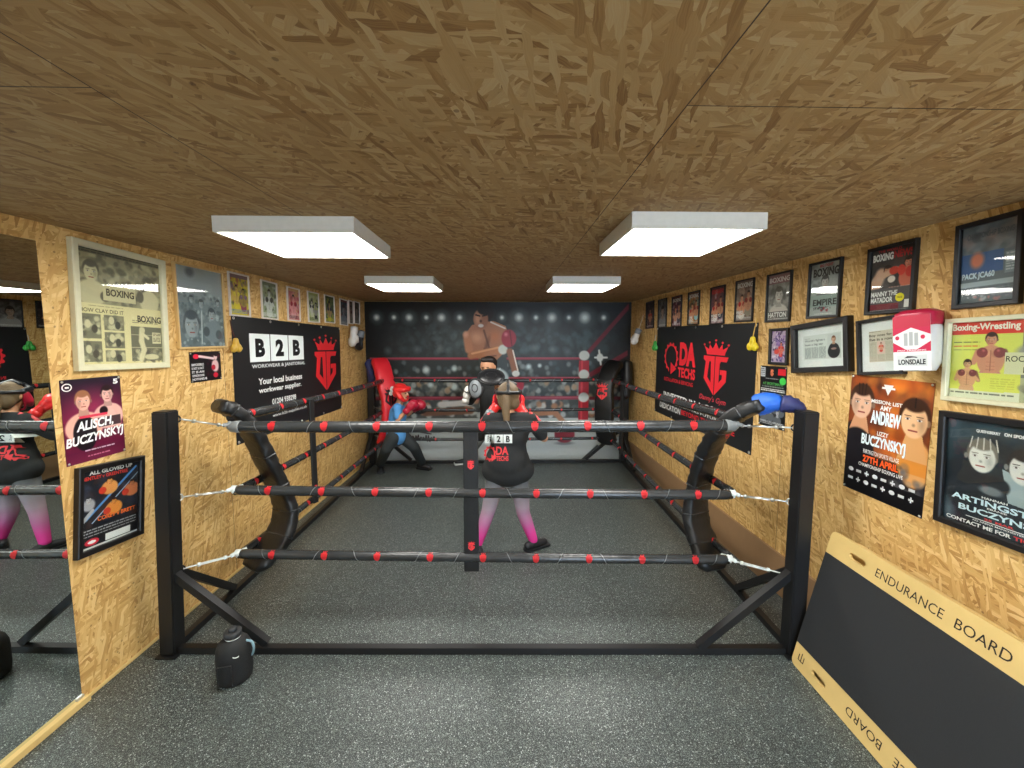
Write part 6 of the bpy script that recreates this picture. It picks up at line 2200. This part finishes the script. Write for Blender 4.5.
hg = worn('head_guard', [('chain', [(hp(.07, -.07, .055), .036), (hp(.095, 0, .06), .036), (hp(.07, .07, .055), .036)]), ('chain', [(hp(.07, -.07, .055), .036), (hp(-.03, -.098, .04), .036), (hp(-.09, -.02, .03), .032)]),
                         ('chain', [(hp(.07, .07, .055), .036), (hp(-.03, .098, .04), .036), (hp(-.09, .02, .03), .032)]), ('ell', hp(-.02, 0, .075), (.085, .085, .05)),
                         ('chain', [(hp(-.02, .095, .02), .036), (hp(.04, .085, -.05), .036), (hp(.065, .05, -.09), .026), (hp(.07, 0, -.10), .02)]),
                         ('chain', [(hp(-.02, -.095, .02), .036), (hp(.04, -.085, -.05), .036), (hp(.065, -.05, -.09), .026), (hp(.07, 0, -.10), .02)]), ('ell', hp(-.07, 0, -.02), (.05, .07, .06))], M['glove_red'], body, .009, 2)
worn('rear_tie', [('ell', hp(-.115, .03, .03), (.03, .03, .045)), ('ell', hp(-.13, .03, -.03), (.025, .025, .03))], M['white_leather'], hg, .008, 2)

# ---- taller trainer behind the girl, holding a pad up
YT = 5.15
g = lambda px, py, dy=0.0: at(px, py, YT + dy)
hd = g(488, 366.5); k = .118
fd = Vector((-.35, -1, -.35)).normalized()
sh_l, sh_r = g(478, 389, -.02), g(503, 388, .0)
el_l, el_r = g(470, 401, -.18), g(507, 401, -.16)
wr_l, wr_r = g(473, 395, -.34), g(497, 390, -.32)
pel = g(491, 424)
hip_l, hip_r = pel + Vector((-.08, 0, -.03)), pel + Vector((.08, 0, -.03))
kn_l, kn_r = g(477, 441, -.08), g(503, 443, -.04)
an_l = floor_at(467.5, 463.5) + Vector((0, 0, .09)); an_r = floor_at(503, 466) + Vector((0, 0, .09))
body = person_body('taller dark haired person in black top and grey trousers holding black pads', [
    ('chain', [(pel, .12), (g(491, 408), .125), (g(491, 397), .13)]), ('chain', [(sh_l, .06), (sh_r, .06)]), ('chain', [(g(490, 387), .06), (hd - Vector((0, 0, .08)), .052)])]
    + face_parts(hd, fd, k) + [('chain', [(sh_l, .05), (el_l, .04), (wr_l, .028)]), ('chain', [(sh_r, .05), (el_r, .04), (wr_r, .028)]),
    ('chain', [(hip_l, .09), (kn_l, .056), (an_l, .038)]), ('chain', [(hip_r, .09), (kn_r, .056), (an_r, .038)])]
    + hand_parts(wr_l, (-.1, -.5, .8), (1, 0, 0)) + hand_parts(wr_r, (0, -.6, .7), (-1, 0, 0)), .009)
face_detail(hd, fd, k, body, M['hair_black'])
worn('hair', [('ell', hd + Vector((.015, .03, .045)), (.103, .105, .088)), ('ell', hd + Vector((.02, .05, -.01)), (.096, .085, .085)), ('chain', [(hd + Vector((-.06, -.07, .088)), .03), (hd + Vector((.05, -.075, .088)), .034)])], M['hair_black'], body, .008, 2)
worn('top', [('chain', [(pel + Vector((0, 0, -.03)), .145), (g(491, 408), .142), (g(491, 397), .148)]), ('chain', [(sh_l, .074), (sh_r, .074)]),
             ('chain', [(sh_l, .066), (el_l, .056), (wr_l.lerp(el_l, .12), .042)]), ('chain', [(sh_r, .066), (el_r, .056), (wr_r.lerp(el_r, .12), .042)])], M['shirt_black'], body)
worn('trousers', [('chain', [(pel, .13), (pel + Vector((0, 0, -.06)), .13)]), ('chain', [(hip_l, .105), (kn_l, .076), (an_l + Vector((0, 0, .01)), .058)]), ('chain', [(hip_r, .105), (kn_r, .076), (an_r + Vector((0, 0, .01)), .058)])], M['trouser_grey'], body)
shoe((an_l.x, an_l.y), (-1, -.3), body, M['shoe_black'], M['sole_white'], .27, .046)
shoe((an_r.x, an_r.y), (.5, -1), body, M['shoe_black'], M['sole_white'], .27, .046)


def focus_pad(c, nrm, up, w, h, label, face_m, edge_m):
    c, nrm, up = Vector(c), Vector(nrm).normalized(), Vector(up)
    s = up.cross(nrm).normalized(); up = nrm.cross(s).normalized()
    m_ = Matrix(((s.x, up.x, nrm.x, c.x), (s.y, up.y, nrm.y, c.y), (s.z, up.z, nrm.z, c.z), (0, 0, 0, 1)))
    t = thing('focus_pad', label, 'focus pad', m_, 'training pads held up by the trainer')
    obj('shell', blob([('ell', (0, 0, 0), (w, h, .035)), ('ell', (0, -h * .1, .012), (w * .9, h * .85, .03))], .008, 2), face_m, t)
    rim = [Vector((w * .97 * math.cos(a), h * .97 * math.sin(a), .012)) for a in [2 * PI * i / 28 for i in range(29)]]
    tube_obj('rim', rim, .012, edge_m, t, 8, up=Vector((0, 0, 1)))
    tube_obj('target_ring', [Vector((w * .4 * math.cos(a), h * .4 * math.sin(a), .040)) for a in [2 * PI * i / 20 for i in range(21)]], .006, edge_m, t, 6)
    obj('glove_pocket', blob([('ell', (0, -.02, -.035), (w * .7, h * .6, .035))], .009, 2), edge_m, t)
    return t


focus_pad(g(491, 377.5, -.42), (.0, -.75, .75), (0, .6, .8), .155, .115, 'wide black oval pad held level below the trainer\'s face', M['glove_black'], M['glove_black'])
focus_pad(g(476, 388.5, -.46), (-.35, -1, .25), (-.3, 0, 1), .085, .115, 'grey pad with dark rim held beside the trainer\'s black pad', M['grey_leather'], M['glove_black'])
wt = thing('boxing_glove', 'white glove with black seam raised left of the grey pad', 'boxing glove', T(g(468.5, 392, -.40)))
obj('fist', blob([('ell', (0, 0, .01), (.055, .05, .065)), ('ell', (-.02, 0, -.04), (.045, .045, .06)), ('chain', [((.04, -.02, .0), .02), ((.045, -.02, .05), .02)])], .008, 2), M['white_leather'], wt)
tube_obj('seam', [(-.05, -.02, .015), (-.02, -.052, .0), (.03, -.05, -.01), (.055, -.02, -.015)], .007, M['glove_black'], wt, 8)
tube_obj('cuff', [(-.03, 0, -.08), (-.03, 0, -.083), (-.04, .01, -.13), (-.04, .01, -.133)], [.03, .042, .044, .034], M['white_leather'], wt, 16)

# ================================================================== WORLD AND VIEW
w = bpy.data.worlds.new('daylight'); S.world = w; w.use_nodes = True
bg = w.node_tree.nodes['Background']
bg.inputs[0].default_value = (.62, .8, 1.0, 1); bg.inputs[1].default_value = 9.0
S.view_settings.view_transform = 'Standard'
S.view_settings.look = 'None'
S.view_settings.gamma = 1
S.view_settings.use_curve_mapping = False
S.view_settings.exposure = 1.12
S.cycles.use_denoising = True
S.cycles.max_bounces = 8
S.cycles.diffuse_bounces = 5
S.cycles.glossy_bounces = 4
S.cycles.transparent_max_bounces = 12
S.cycles.sample_clamp_indirect = 6
